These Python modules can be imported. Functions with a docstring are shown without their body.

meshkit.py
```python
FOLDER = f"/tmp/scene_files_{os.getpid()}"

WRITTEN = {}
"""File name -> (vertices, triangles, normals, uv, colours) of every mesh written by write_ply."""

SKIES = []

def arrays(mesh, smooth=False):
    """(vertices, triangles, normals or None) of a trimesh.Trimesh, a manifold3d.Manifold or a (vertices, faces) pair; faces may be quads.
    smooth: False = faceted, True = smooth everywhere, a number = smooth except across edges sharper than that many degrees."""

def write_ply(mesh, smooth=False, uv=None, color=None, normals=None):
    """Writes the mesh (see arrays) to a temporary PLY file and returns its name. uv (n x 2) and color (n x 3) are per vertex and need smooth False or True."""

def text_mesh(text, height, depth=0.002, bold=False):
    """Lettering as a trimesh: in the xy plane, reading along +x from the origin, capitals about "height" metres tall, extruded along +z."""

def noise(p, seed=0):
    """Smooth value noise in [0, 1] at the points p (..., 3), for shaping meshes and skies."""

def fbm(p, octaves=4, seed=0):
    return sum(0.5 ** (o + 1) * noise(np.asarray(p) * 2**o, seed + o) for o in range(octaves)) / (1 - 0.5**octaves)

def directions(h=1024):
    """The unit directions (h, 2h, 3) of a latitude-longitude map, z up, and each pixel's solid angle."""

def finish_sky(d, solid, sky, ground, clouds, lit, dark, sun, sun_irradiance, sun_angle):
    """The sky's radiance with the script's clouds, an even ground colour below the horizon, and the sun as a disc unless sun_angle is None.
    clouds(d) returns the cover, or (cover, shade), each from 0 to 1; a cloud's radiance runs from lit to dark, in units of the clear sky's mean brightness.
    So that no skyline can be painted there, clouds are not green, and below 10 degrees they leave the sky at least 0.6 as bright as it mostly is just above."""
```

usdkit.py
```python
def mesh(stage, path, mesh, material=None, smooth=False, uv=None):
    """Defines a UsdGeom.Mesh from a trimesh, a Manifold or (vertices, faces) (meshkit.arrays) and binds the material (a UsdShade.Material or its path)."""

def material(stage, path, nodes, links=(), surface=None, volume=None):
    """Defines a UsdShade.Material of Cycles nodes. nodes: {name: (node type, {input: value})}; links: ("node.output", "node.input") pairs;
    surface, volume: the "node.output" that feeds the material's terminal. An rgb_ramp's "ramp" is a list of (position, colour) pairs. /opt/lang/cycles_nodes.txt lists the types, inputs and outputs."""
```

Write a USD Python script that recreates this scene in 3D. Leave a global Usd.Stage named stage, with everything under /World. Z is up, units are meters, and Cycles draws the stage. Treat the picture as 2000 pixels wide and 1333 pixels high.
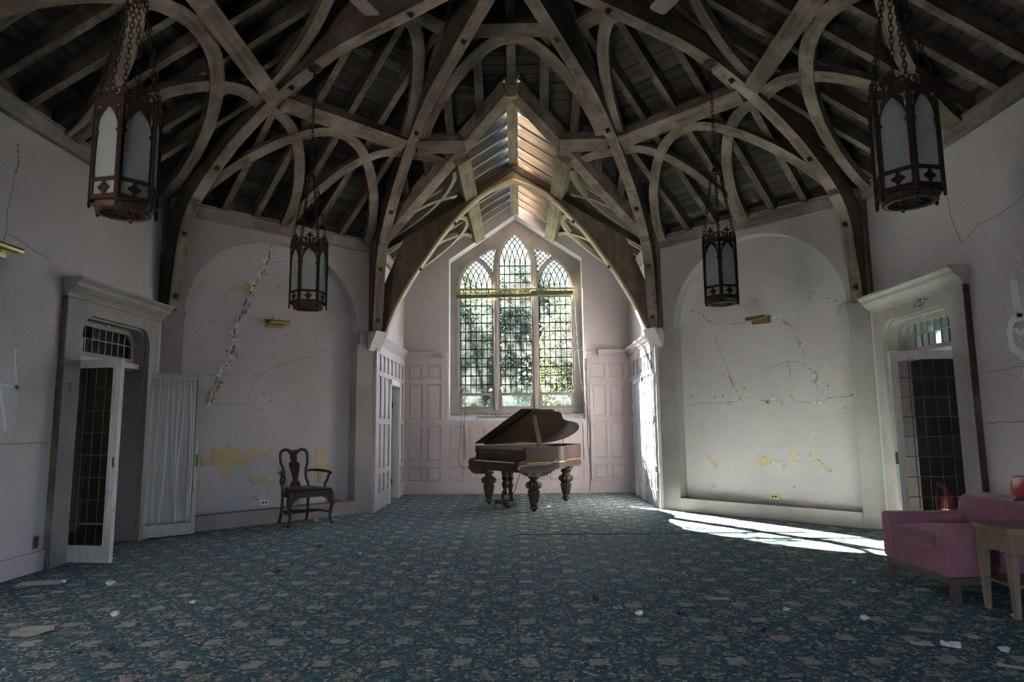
import math, random
import numpy as np, trimesh
import manifold3d as m3
from shapely.geometry import Polygon, Point, box as sbox, LineString
from shapely.ops import unary_union
import usdkit, meshkit
from pxr import Usd, UsdGeom, UsdLux, UsdShade, Gf, Sdf, Vt

stage = Usd.Stage.CreateInMemory()
UsdGeom.SetStageUpAxis(stage, 'Z')
UsdGeom.SetStageMetersPerUnit(stage, 1.0)
world = UsdGeom.Xform.Define(stage, '/World')
stage.SetDefaultPrim(world.GetPrim())
UsdGeom.Scope.Define(stage, '/World/Looks')
rng = random.Random(7)
nrg = np.random.default_rng(11)

# ---------------------------------------------------------------- camera, sky, sun, exposure
YAW, PITCH, ROLL, FPX = -0.010921, 0.127167, -0.010564, 1293.0
EYE = np.array([0.061, 0.0, 1.30])
cam = UsdGeom.Camera.Define(stage, '/World/camera')
_cy, _sy, _cp, _sp = math.cos(YAW), math.sin(YAW), math.cos(PITCH), math.sin(PITCH)
_f = np.array([_sy*_cp, _cy*_cp, _sp]); _r = np.array([_cy, -_sy, 0.0]); _u = np.cross(_r, _f)
_c, _s = math.cos(ROLL), math.sin(ROLL)
_R, _U = _c*_r+_s*_u, -_s*_r+_c*_u
cam.AddTransformOp().Set(Gf.Matrix4d(*_R, 0, *_U, 0, *(-_f), 0, *EYE, 1))
cam.CreateHorizontalApertureAttr(36.0)
cam.CreateVerticalApertureAttr(36.0*1333/2000)
cam.CreateFocalLengthAttr(36.0*FPX/2000)
cam.CreateClippingRangeAttr(Gf.Vec2f(0.05, 400))
cam.CreateExposureAttr(2.05)

SUN_E, SKY = 7.2e5, 0.19
SUN_DIR = np.array([0.545*math.cos(math.radians(31)), -0.838*math.cos(math.radians(31)), -math.sin(math.radians(31))])
sun = UsdLux.DistantLight.Define(stage, '/World/sun')
sun.CreateIntensityAttr(SUN_E); sun.CreateAngleAttr(0.53); sun.CreateColorAttr(Gf.Vec3f(1.0, 0.95, 0.87))
_b = -SUN_DIR/np.linalg.norm(SUN_DIR)          # light looks along its -z
_x = np.cross([0, 0, 1], _b); _x /= np.linalg.norm(_x); _y = np.cross(_b, _x)
sun.AddTransformOp().Set(Gf.Matrix4d(*_x, 0, *_y, 0, *_b, 0, 0, 0, 30, 1))
dome = UsdLux.DomeLight.Define(stage, '/World/sky')
skymat = usdkit.material(stage, '/World/Looks/sky', {
    'sky': ('sky_texture', {'sky_type': 'multiple_scattering', 'sun_disc': False, 'sun_elevation': math.radians(31), 'sun_rotation': math.radians(-33), 'aerosol_density': 0.7, 'ozone_density': 2.0}),
    'bg': ('background_shader', {'strength': SKY})}, [('sky.color', 'bg.color')], surface='bg.background')
UsdShade.MaterialBindingAPI.Apply(dome.GetPrim()).Bind(skymat)

# ---------------------------------------------------------------- prim helpers
used = {}
def numbered(parent, name):
    k = (parent, name); n = used.get(k, 0); used[k] = n+1
    return f'{parent}/{name}' + (f'_{n:03d}' if n else '')
def setd(p, **kw):
    for k, v in kw.items():
        if v is not None: p.SetCustomDataByKey(k, v)
    return p
def thing(name, label=None, cat=None, loc=(0, 0, 0), rotz=0.0, group=None, kind=None):
    path = numbered('/World', name)
    x = UsdGeom.Xform.Define(stage, path)
    x.AddTranslateOp().Set(Gf.Vec3d(*map(float, loc)))
    if rotz: x.AddRotateZOp().Set(float(rotz))
    setd(x.GetPrim(), label=label, category=cat, group=group, kind=kind)
    return path
def dup(src, name, label, cat, loc, rotz=0.0, group=None):
    path = numbered('/World', name)
    x = UsdGeom.Xform.Define(stage, path)
    x.AddTranslateOp().Set(Gf.Vec3d(*map(float, loc)))
    x.AddRotateZOp().Set(float(rotz))
    p = x.GetPrim(); p.GetReferences().AddInternalReference(src); p.SetInstanceable(True)
    setd(p, label=label, category=cat, group=group)
    return path

class MB:
    """collects shapes into one mesh, with uv (u along the grain in metres)"""
    def __init__(s): s.v, s.f, s.uv, s.n = [], [], [], 0
    def add(s, v, f, uv=None):
        v = np.asarray(v, float); f = np.asarray(f, int)
        if f.ndim == 2 and f.shape[1] == 4: f = np.vstack([f[:, :3], f[:, [0, 2, 3]]])
        if uv is None:
            ext = np.ptp(v, axis=0); a = int(np.argmax(ext)); b = [i for i in range(3) if i != a]
            uv = np.stack([v[:, a], v[:, b[0]]*1.0+v[:, b[1]]*0.73], 1)
        s.v.append(v); s.f.append(f+s.n); s.uv.append(np.asarray(uv, float)); s.n += len(v)
        return s
    def tm(s, m, M=None):
        if hasattr(m, 'to_mesh'):
            q = m.to_mesh(); v, f = q.vert_properties[:, :3], q.tri_verts
        else: v, f = m.vertices, m.faces
        v = np.asarray(v, float)
        if M is not None: v = v@np.asarray(M)[:3, :3].T+np.asarray(M)[:3, 3]
        return s.add(v, f)
    def box(s, x0, x1, y0, y1, z0, z1):
        v = np.array([(x, y, z) for x in (x0, x1) for y in (y0, y1) for z in (z0, z1)], float)
        return s.add(v, BOXF)
    def hexa(s, a, b):
        """two quads (4 corners each, same order)"""
        return s.add(np.vstack([a, b]), [[0, 3, 2, 1], [4, 5, 6, 7], [0, 1, 5, 4], [1, 2, 6, 5], [2, 3, 7, 6], [3, 0, 4, 7]])
    def sweep(s, pts, sides, ups, w, h, cap=True):
        """rectangular section w (along side) x h (along up) swept along pts; w, h may be lists"""
        pts = np.asarray(pts, float); n = len(pts)
        sides = np.broadcast_to(sides, (n, 3)); ups = np.broadcast_to(ups, (n, 3))
        w = np.broadcast_to(w, n); h = np.broadcast_to(h, n)
        L = np.concatenate([[0], np.cumsum(np.linalg.norm(np.diff(pts, axis=0), axis=1))])
        off = rng.random()*20
        v, uv, f = [], [], []
        k = 0
        for (a, b, c, d, vv) in ((-1, -1, 1, -1, 0), (1, -1, 1, 1, 2), (1, 1, -1, 1, 4), (-1, 1, -1, -1, 6)):
            for i in range(n):
                v.append(pts[i]+a*.5*w[i]*sides[i]+b*.5*h[i]*ups[i]); v.append(pts[i]+c*.5*w[i]*sides[i]+d*.5*h[i]*ups[i])
                ww = w[i] if a != c else h[i]
                uv.append((L[i]+off, vv+0)); uv.append((L[i]+off, vv+ww))
            for i in range(n-1): f.append((k+2*i, k+2*i+1, k+2*i+3, k+2*i+2))
            k += 2*n
        f = np.array(f)
        if cap:
            for i, o in ((0, 1), (n-1, -1)):
                q = [pts[i]+a*.5*w[i]*sides[i]+b*.5*h[i]*ups[i] for a, b in ((-1, -1), (1, -1), (1, 1), (-1, 1))]
                v += q; uv += [(L[i]+off, 9+.1*j) for j in range(4)]
                f = np.vstack([f, [[k, k+1, k+2, k+3][::-o]]]); k += 4
        return s.add(v, f, uv)
    def beam(s, p0, p1, w, h, up=(0, 0, 1)):
        p0, p1 = np.asarray(p0, float), np.asarray(p1, float)
        d = p1-p0; d /= np.linalg.norm(d); sd = np.cross(d, up); sd /= np.linalg.norm(sd)
        return s.sweep([p0, p1], sd, np.cross(sd, d), w, h)
    def poly(s, P, M, depth):
        """shapely polygon extruded by depth, then placed by M (4x4)"""
        for g in getattr(P, 'geoms', [P]):
            if g.is_empty or g.area < 1e-7: continue
            m = trimesh.creation.extrude_polygon(g, depth, engine='earcut')
            s.tm(m, M)
        return s
    def lathe(s, prof, M=None, n=20):
        prof = np.asarray(prof, float); k = len(prof); th = np.arange(n)*2*math.pi/n
        v = np.array([(r*math.cos(t), r*math.sin(t), z) for t in th for r, z in prof])
        f = []
        for i in range(n):
            j = (i+1) % n
            for q in range(k-1): f.append((i*k+q, j*k+q, j*k+q+1, i*k+q+1))
        if M is not None: v = v@np.asarray(M)[:3, :3].T+np.asarray(M)[:3, 3]
        s.add(v, f)
        return s
    def tube(s, pts, r, n=8, closed=False):
        pts = np.asarray(pts, float); m = len(pts)
        r = np.broadcast_to(r, m)
        T = np.gradient(pts, axis=0) if not closed else np.roll(pts, -1, 0)-np.roll(pts, 1, 0)
        T /= np.linalg.norm(T, axis=1)[:, None]+1e-12
        nn = np.cross(T[0], (0, 0, 1)); 
        if np.linalg.norm(nn) < .1: nn = np.cross(T[0], (1, 0, 0))
        v = []
        for i in range(m):
            nn = nn-T[i]*(nn@T[i]); nn /= np.linalg.norm(nn); bb = np.cross(T[i], nn)
            for k in range(n):
                a = 2*math.pi*k/n; v.append(pts[i]+r[i]*(math.cos(a)*nn+math.sin(a)*bb))
        f = []
        for i in range(m if closed else m-1):
            j = (i+1) % m
            for k in range(n): f.append((i*n+k, i*n+(k+1) % n, j*n+(k+1) % n, j*n+k))
        if not closed:
            v += [pts[0], pts[-1]]; a, b = m*n, m*n+1
            for k in range(n): f.append((a, (k+1) % n, k, a)); f.append((b, (m-1)*n+k, (m-1)*n+(k+1) % n, b))
        L = np.concatenate([[0], np.cumsum(np.linalg.norm(np.diff(pts, axis=0), axis=1))])
        uv = [(L[i], k*r[i]) for i in range(m) for k in range(n)]+([] if closed else [(0, 0), (L[-1], 0)])
        return s.add(v, f, uv)
    def build(s, name, mat, parent='/World', smooth=False, label=None, kind=None, cat=None, group=None):
        path = numbered(parent, name)
        v = np.vstack(s.v); f = np.vstack(s.f); uv = np.vstack(s.uv)
        ok = (f[:, 0] != f[:, 1]) & (f[:, 1] != f[:, 2]) & (f[:, 0] != f[:, 2]); f = f[ok]
        if smooth is False:
            p = usdkit.mesh(stage, path, (v, f), MAT[mat], False, uv)
        elif smooth is True:
            p = usdkit.mesh(stage, path, (v, f), MAT[mat], True, uv)
        else:
            p = usdkit.mesh(stage, path, (v, f), MAT[mat], smooth)
        setd(p.GetPrim(), label=label, kind=kind, category=cat, group=group)
        return path
BOXF = [[0, 1, 3, 2], [4, 6, 7, 5], [0, 4, 5, 1], [2, 3, 7, 6], [0, 2, 6, 4], [1, 5, 7, 3]]
def frame(o, x, y, z=None):
    x = np.asarray(x, float); y = np.asarray(y, float)
    z = np.cross(x, y) if z is None else np.asarray(z, float)
    M = np.eye(4); M[:3, 0], M[:3, 1], M[:3, 2], M[:3, 3] = x, y, z, o
    return M
def rbox(x0, x1, y0, y1, z0, z1, r=.01, seg=8):
    """rounded box (hull of spheres)"""
    r = min(r, (x1-x0)/2-1e-4, (y1-y0)/2-1e-4, (z1-z0)/2-1e-4)
    s = m3.Manifold.sphere(r, seg)
    return m3.Manifold.batch_hull([s.translate((x, y, z)) for x in (x0+r, x1-r) for y in (y0+r, y1-r) for z in (z0+r, z1-r)])
def arc(fn, n=14): return np.array([fn(t) for t in np.linspace(0, 1, n)])

# ---------------------------------------------------------------- materials
MAT = {}
def mat(name, nodes, links, surface='p.BSDF'):
    MAT[name] = usdkit.material(stage, '/World/Looks/'+name, nodes, links, surface=surface)
def plain(name, col, rough=.5, metal=0.0, spec=.5, **kw):
    mat(name, {'p': ('principled_bsdf', dict(base_color=col, roughness=rough, metallic=metal, specular_ior_level=spec, **kw))}, [])
def wood(name, dark, light, scale=(1.6, 26, 1), rough=.7, patch=None, spec=.3, bump=.25, rnd=.18, side=None):
    n = {'uv': ('attribute', {'attribute': 'st'}), 'mp': ('mapping', {'scale': scale}), 'g': ('noise_texture', {'scale': 1.0, 'detail': 5, 'roughness': .62, 'distortion': .25}),
         'r': ('rgb_ramp', {'ramp': [(.3, dark), (.52, tuple((a+b)/2 for a, b in zip(dark, light))), (.72, light)]}),
         'oi': ('object_info', {}), 'mr': ('map_range', {'from_min': 0, 'from_max': 1, 'to_min': 1-rnd, 'to_max': 1+rnd}),
         'hs': ('hsv', {'hue': .5, 'saturation': 1.0, 'fac': 1.0}),
         'b': ('bump', {'strength': bump, 'distance': .004}), 'p': ('principled_bsdf', {'roughness': rough, 'specular_ior_level': spec})}
    l = [('uv.vector', 'mp.vector'), ('mp.vector', 'g.vector'), ('g.fac', 'r.fac'), ('oi.random', 'mr.value'), ('mr.result', 'hs.value'), ('g.fac', 'b.height'), ('b.normal', 'p.normal')]
    if patch:
        n |= {'ge': ('geometry', {}), 'pn': ('noise_texture', {'scale': patch[1], 'detail': 6, 'roughness': .65}), 'pr': ('rgb_ramp', {'ramp': [(patch[2], (0, 0, 0)), (patch[3], (1, 1, 1))]}), 'mx': ('mix', {'color2': patch[0]})}
        l += [('ge.position', 'pn.vector'), ('pn.fac', 'pr.fac'), ('r.color', 'mx.color1'), ('pr.color', 'mx.fac'), ('mx.color', 'hs.color')]
    else: l += [('r.color', 'hs.color')]
    if side is not None:      # shade painted into the side and top faces; swept beams keep faces apart in v
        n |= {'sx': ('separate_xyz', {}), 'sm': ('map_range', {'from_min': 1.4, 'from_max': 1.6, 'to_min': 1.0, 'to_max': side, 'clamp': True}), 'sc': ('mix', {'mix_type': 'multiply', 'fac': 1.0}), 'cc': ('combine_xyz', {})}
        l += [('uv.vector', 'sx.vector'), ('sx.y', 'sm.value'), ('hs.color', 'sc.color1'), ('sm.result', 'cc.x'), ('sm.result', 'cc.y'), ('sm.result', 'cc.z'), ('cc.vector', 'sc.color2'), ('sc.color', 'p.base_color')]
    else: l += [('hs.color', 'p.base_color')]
    mat(name, n, l)
def plaster(name, base, stain, scale=.7, lo=.42, hi=.68, amt=.5, rough=.85, fine=.06):
    n = {'ge': ('geometry', {}), 'a': ('noise_texture', {'scale': scale, 'detail': 7, 'roughness': .62}), 'ra': ('rgb_ramp', {'ramp': [(lo, (0, 0, 0)), (hi, (amt,)*3)]}),
         'm1': ('mix', {'color1': base, 'color2': stain}),
         'c': ('noise_texture', {'scale': 38.0, 'detail': 4, 'roughness': .7}), 'rc': ('rgb_ramp', {'ramp': [(.3, (1-fine*2,)*3), (.7, (1, 1, 1))]}),
         'm2': ('mix', {'mix_type': 'multiply', 'fac': 1.0}), 'b': ('bump', {'strength': .2, 'distance': .004}),
         'p': ('principled_bsdf', {'roughness': rough, 'specular_ior_level': .25})}
    l = [('ge.position', 'a.vector'), ('ge.position', 'c.vector'), ('a.fac', 'ra.fac'), ('ra.color', 'm1.fac'), ('m1.color', 'm2.color1'), ('c.fac', 'rc.fac'), ('rc.color', 'm2.color2'),
         ('m2.color', 'p.base_color'), ('c.fac', 'b.height'), ('b.normal', 'p.normal')]
    mat(name, n, l)
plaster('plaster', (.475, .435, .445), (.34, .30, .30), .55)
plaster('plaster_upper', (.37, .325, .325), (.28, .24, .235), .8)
plaster('reveal_plaster', (.52, .56, .60), (.50, .44, .36), 2.2, .5, .75, .7)
plaster('paint', (.47, .42, .435), (.33, .28, .28), 1.6, .45, .75, .55, .6)
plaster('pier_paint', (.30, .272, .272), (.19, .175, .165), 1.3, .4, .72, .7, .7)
plaster('casing_paint', (.33, .295, .285), (.20, .175, .16), 2.2, .42, .72, .65, .65)
plaster('ochre', (.50, .39, .22), (.42, .31, .17), 5.0)
plain('crack', (.10, .085, .075), .95)
plain('flake', (.50, .47, .465), .8)
plain('hole_dark', (.02, .018, .016), .9)
wood('roof_board', (.024, .019, .016), (.085, .070, .060), (1.0, 9, 1), .85, ((.17, .15, .135), 2.2, .60, .74), .2, .3, .3)
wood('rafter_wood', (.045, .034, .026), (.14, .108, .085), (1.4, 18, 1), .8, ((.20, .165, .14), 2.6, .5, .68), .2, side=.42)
wood('beam_wood', (.070, .053, .040), (.205, .158, .125), (1.3, 16, 1), .75, ((.27, .215, .18), 1.8, .46, .66), .25)
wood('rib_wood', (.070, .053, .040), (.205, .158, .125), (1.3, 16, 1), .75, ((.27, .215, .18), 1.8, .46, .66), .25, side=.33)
wood('chancel_beam', (.12, .10, .068), (.28, .24, .165), (1.6, 16, 1), .7, ((.32, .27, .16), 2.5, .45, .7), .25)
wood('dark_beam', (.035, .027, .021), (.12, .09, .07), (1.2, 14, 1), .8, ((.17, .14, .12), 1.6, .5, .74), .2)
wood('chancel_board', (.055, .046, .037), (.14, .12, .092), (1.0, 9, 1), .8, ((.09, .07, .05), 2.4, .52, .7), .2)
wood('chancel_rafter', (.20, .165, .125), (.40, .345, .275), (1.4, 16, 1), .75, None, .25)
plain('iron', (.045, .036, .030), .6, .6)
plain('rust_iron', (.020, .011, .008), .85, 0.0, .2)
plain('lead', (.022, .028, .033), .9, 0.0, .1)
plain('lead_light', (.20, .24, .24), .55, .3)
plain('brass', (.52, .42, .18), .32, 1.0)
plain('bronze', (.06, .033, .022), .5, .6)
plain('brass_dull', (.30, .235, .10), .5, .8)
def carpet():
    c = .272
    n = {'ge': ('geometry', {}), 'wz': ('noise_texture', {'scale': 13.0, 'detail': 3}), 'ws': ('vector_math', {'math_type': 'multiply_add', 'vector2': (.11, .11, 0), 'vector3': (-.055, -.055, 0)}), 'wp': ('vector_math', {'math_type': 'add'}),
         'ro': ('mapping', {'rotation': (0, 0, math.radians(-45)), 'location': (0, 0, 0), 'scale': (1, 1, 1)}),
         'sh': ('vector_math', {'math_type': 'add', 'vector2': (-2.52+c*20.5, -2.66+c*20.5, 0)}), 'sc': ('vector_math', {'math_type': 'scale', 'scale': 1/c}),
         'fr': ('vector_math', {'math_type': 'fraction'}), 'ce': ('vector_math', {'math_type': 'subtract', 'vector2': (.5, .5, 0)}), 'ab': ('vector_math', {'math_type': 'absolute'}), 'xy': ('separate_xyz', {}),
         'fl': ('vector_math', {'math_type': 'floor'}), 'wn': ('white_noise_texture', {'dimensions': '3D'}),
         'mx': ('math', {'math_type': 'maximum'}), 'mn': ('math', {'math_type': 'minimum'}), 'su': ('math', {'math_type': 'add'}),
         'band': ('map_range', {'range_type': 'smoothstep', 'from_min': .40, 'from_max': .455, 'to_min': 0, 'to_max': 1}),
         'core': ('map_range', {'range_type': 'smoothstep', 'from_min': .22, 'from_max': .30, 'to_min': 1, 'to_max': 0}), 'fxy': ('separate_xyz', {}), 'par': ('math', {'math_type': 'add'}), 'pm': ('math', {'math_type': 'floored_modulo', 'value2': 2.0}), 'pk': ('math', {'math_type': 'multiply_add', 'value2': .75, 'value3': .25}), 'ck': ('math', {'math_type': 'multiply'}),
         'ring': ('math', {'math_type': 'compare', 'value2': .37, 'value3': .028}),
         'vo': ('voronoi_texture', {'feature': 'f1', 'scale': 38.0, 'randomness': 1.0}), 've': ('voronoi_texture', {'feature': 'distance_to_edge', 'scale': 38.0}),
         'vs': ('separate_color', {}),
         'fleck': ('rgb_ramp', {'interpolate': False, 'ramp': [(0, (.045, .105, .125)), (.20, (.16, .225, .205)), (.38, (.38, .37, .295)), (.62, (.50, .455, .36)), (.76, (.06, .145, .175)), (.87, (.34, .23, .17)), (.94, (.55, .51, .41))]}),
         'edge': ('map_range', {'from_min': .03, 'from_max': .085, 'to_min': 1, 'to_max': 0}),
         'mE': ('mix', {'color2': (.018, .042, .054)}),
         'coreC': ('mix', {'fac': .38, 'color1': (.48, .44, .345)}), 'mC': ('mix', {}), 'mR': ('mix', {'color2': (.040, .085, .105)}), 'bandC': ('mix', {'fac': .16, 'color1': (.034, .105, .125)}), 'mB': ('mix', {}),
         'gr': ('noise_texture', {'scale': 240.0, 'detail': 2}), 'gm': ('map_range', {'from_min': .25, 'from_max': .75, 'to_min': .55, 'to_max': 1.4}),
         'big': ('noise_texture', {'scale': .45, 'detail': 3}), 'bm': ('map_range', {'from_min': .3, 'from_max': .7, 'to_min': .82, 'to_max': 1.12}), 'mm': ('math', {'math_type': 'multiply'}),
         'hs': ('hsv', {'hue': .5, 'saturation': 1.05, 'fac': 1.0}), 'b': ('bump', {'strength': .5, 'distance': .004}),
         'p': ('principled_bsdf', {'roughness': .95, 'specular_ior_level': .12, 'sheen_weight': .09, 'sheen_roughness': .35, 'sheen_tint': (.45, .68, 1.0)})}
    l = [('ge.position', 'wz.vector'), ('wz.color', 'ws.vector1'), ('ge.position', 'wp.vector1'), ('ws.vector', 'wp.vector2'), ('wp.vector', 'ro.vector'), ('ro.vector', 'sh.vector1'), ('sh.vector', 'sc.vector1'),
         ('sc.vector', 'fr.vector1'), ('fr.vector', 'ce.vector1'), ('ce.vector', 'ab.vector1'), ('ab.vector', 'xy.vector'), ('sc.vector', 'fl.vector1'), ('fl.vector', 'wn.vector'),
         ('xy.x', 'mx.value1'), ('xy.y', 'mx.value2'), ('xy.x', 'su.value1'), ('xy.y', 'su.value2'), ('mx.value', 'band.value'), ('su.value', 'core.value'), ('su.value', 'ring.value1'),
         ('ge.position', 'vo.vector'), ('ge.position', 've.vector'), ('vo.color', 'vs.color'), ('vs.r', 'fleck.fac'), ('ve.distance', 'edge.value'), ('fleck.color', 'mE.color1'), ('edge.result', 'mE.fac'),
         ('fleck.color', 'coreC.color2'), ('mE.color', 'mC.color1'), ('coreC.color', 'mC.color2'), ('fl.vector', 'fxy.vector'), ('fxy.x', 'par.value1'), ('fxy.y', 'par.value2'), ('par.value', 'pm.value1'), ('pm.value', 'pk.value1'), ('core.result', 'ck.value1'), ('pk.value', 'ck.value2'), ('ck.value', 'mC.fac'), ('mC.color', 'mR.color1'), ('ring.value', 'mR.fac'),
         ('fleck.color', 'bandC.color2'), ('mR.color', 'mB.color1'), ('bandC.color', 'mB.color2'), ('band.result', 'mB.fac'),
         ('ge.position', 'gr.vector'), ('gr.fac', 'gm.value'), ('ge.position', 'big.vector'), ('big.fac', 'bm.value'), ('gm.result', 'mm.value1'), ('bm.result', 'mm.value2'), ('mm.value', 'hs.value'), ('mB.color', 'hs.color'), ('hs.color', 'p.base_color'), ('gr.fac', 'b.height'), ('b.normal', 'p.normal')]
    mat('carpet', n, l)
carpet()
def glass(name, haze, tint=(.9, .97, .95), hazecol=(.5, .52, .52)):
    n = {'fr': ('fresnel', {'IOR': 1.45}), 't': ('transparent_bsdf', {'color': tint}), 'g': ('glossy_bsdf', {'roughness': .08, 'color': (.8, .85, .85)}), 'm': ('mix_closure', {}),
         'd': ('diffuse_bsdf', {'color': hazecol}), 'tr': ('translucent_bsdf', {'color': hazecol}), 'dm': ('mix_closure', {'fac': .6}),
         'ge': ('geometry', {}), 'no': ('noise_texture', {'scale': 2.3, 'detail': 5, 'roughness': .6}), 'mr': ('map_range', {'from_min': .42, 'from_max': .72, 'to_min': haze[0], 'to_max': haze[1], 'clamp': True}), 'mm': ('mix_closure', {})}
    l = [('fr.fac', 'm.fac'), ('t.BSDF', 'm.closure1'), ('g.BSDF', 'm.closure2'), ('d.BSDF', 'dm.closure1'), ('tr.BSDF', 'dm.closure2'), ('ge.position', 'no.vector'), ('no.fac', 'mr.value'), ('mr.result', 'mm.fac'), ('m.closure', 'mm.closure1'), ('dm.closure', 'mm.closure2')]
    mat(name, n, l, 'mm.closure')
glass('glass_clear', (.0015, .022))
glass('glass_hazy', (.002, .030))
glass('glass_milky', (.004, .040))
glass('glass_dark', (.03, .06), (.42, .38, .40), (.05, .04, .045))
mat('lantern_glass', {'d': ('diffuse_bsdf', {'color': (.32, .34, .32)}), 't': ('translucent_bsdf', {'color': (.46, .52, .53)}), 'm': ('mix_closure', {'fac': .5}), 'g': ('glossy_bsdf', {'roughness': .35, 'color': (.5, .5, .5)}), 'k': ('mix_closure', {'fac': .05})},
    [('d.BSDF', 'm.closure1'), ('t.BSDF', 'm.closure2'), ('m.closure', 'k.closure1'), ('g.BSDF', 'k.closure2')], 'k.closure')
wood('piano_wood', (.024, .014, .011), (.075, .046, .035), (1.5, 20, 1), .55, None, .22, .08, .05)
wood('piano_carved', (.028, .016, .011), (.085, .050, .036), (1.5, 20, 1), .42, None, .5, .1, .05)
plain('piano_gold', (.42, .26, .10), .42, .85)
plain('ivory', (.56, .51, .38), .45)
plain('ebony', (.012, .011, .010), .4)
wood('chair_wood', (.016, .008, .007), (.055, .026, .021), (1.5, 22, 1), .36, None, .5, .08, .05)
plain('black_leather', (.016, .016, .017), .38)
def fabric(name, col, col2):
    mat(name, {'tc': ('texture_coordinate', {}), 'n': ('noise_texture', {'scale': 6.0, 'detail': 4}), 'r': ('rgb_ramp', {'ramp': [(.3, col2), (.7, col)]}), 'f': ('noise_texture', {'scale': 420.0, 'detail': 2}), 'b': ('bump', {'strength': .35, 'distance': .002}),
               'p': ('principled_bsdf', {'roughness': .92, 'specular_ior_level': .15, 'sheen_weight': .35, 'sheen_roughness': .4, 'sheen_tint': (.9, .8, .85)})},
        [('tc.object', 'n.vector'), ('tc.object', 'f.vector'), ('n.fac', 'r.fac'), ('r.color', 'p.base_color'), ('f.fac', 'b.height'), ('b.normal', 'p.normal')])
fabric('pink_fabric', (.27, .12, .155), (.22, .095, .125))
plain('red_leather', (.36, .035, .045), .4)
wood('table_wood', (.14, .098, .068), (.30, .225, .16), (1.4, 18, 1), .45, None, .4, .08, .05)
wood('frame_wood', (.06, .045, .04), (.14, .105, .09), (1.4, 18, 1), .45, None, .4, .08, .05)
wood('door_paint', (.36, .34, .32), (.52, .49, .465), (.8, 7, 1), .55, ((.26, .22, .19), 4.0, .6, .72), .35, .15, .04)
wood('door_white', (.56, .58, .62), (.70, .71, .73), (.8, 7, 1), .5, None, .35, .1, .03)
plain('brown_door', (.20, .105, .05), .5)
mat('curtain', {'d': ('diffuse_bsdf', {'color': (.80, .78, .80)}), 't': ('translucent_bsdf', {'color': (.6, .59, .6)}), 'm': ('mix_closure', {'fac': .3})}, [('d.BSDF', 'm.closure1'), ('t.BSDF', 'm.closure2')], 'm.closure')
wood('bamboo', (.13, .12, .05), (.30, .26, .12), (3.0, 22, 1), .7, None, .3, .2, .2)
plain('bamboo_tan', (.30, .235, .12), .8, 0.0, .1)
plain('blind_green', (.060, .085, .035), .8)
plain('paper', (.58, .57, .53), .85)
plain('paper_grey', (.40, .40, .37), .85)
plain('cardboard', (.30, .18, .08), .85)
plain('dead_leaf', (.035, .027, .022), .8)
plain('glint', (.80, .82, .84), .25)
plain('white_plate', (.66, .64, .60), .5)
plain('brown_plate', (.10, .055, .03), .5)
plain('fan_blade', (.20, .165, .155), .55)
plain('extinguisher_red', (.16, .008, .010), .35)
plain('steel', (.55, .57, .6), .3, .9)
plain('spray_blue', (.50, .56, .62), .8)
plain('spray_teal', (.30, .40, .43), .8)
plain('pencil', (.06, .055, .055), .9)
plain('cord', (.10, .09, .085), .8)
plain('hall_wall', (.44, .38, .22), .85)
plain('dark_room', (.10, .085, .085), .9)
plain('grass', (.05, .07, .025), .9)
plain('shade_cloth', (.075, .08, .085), .9)
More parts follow.
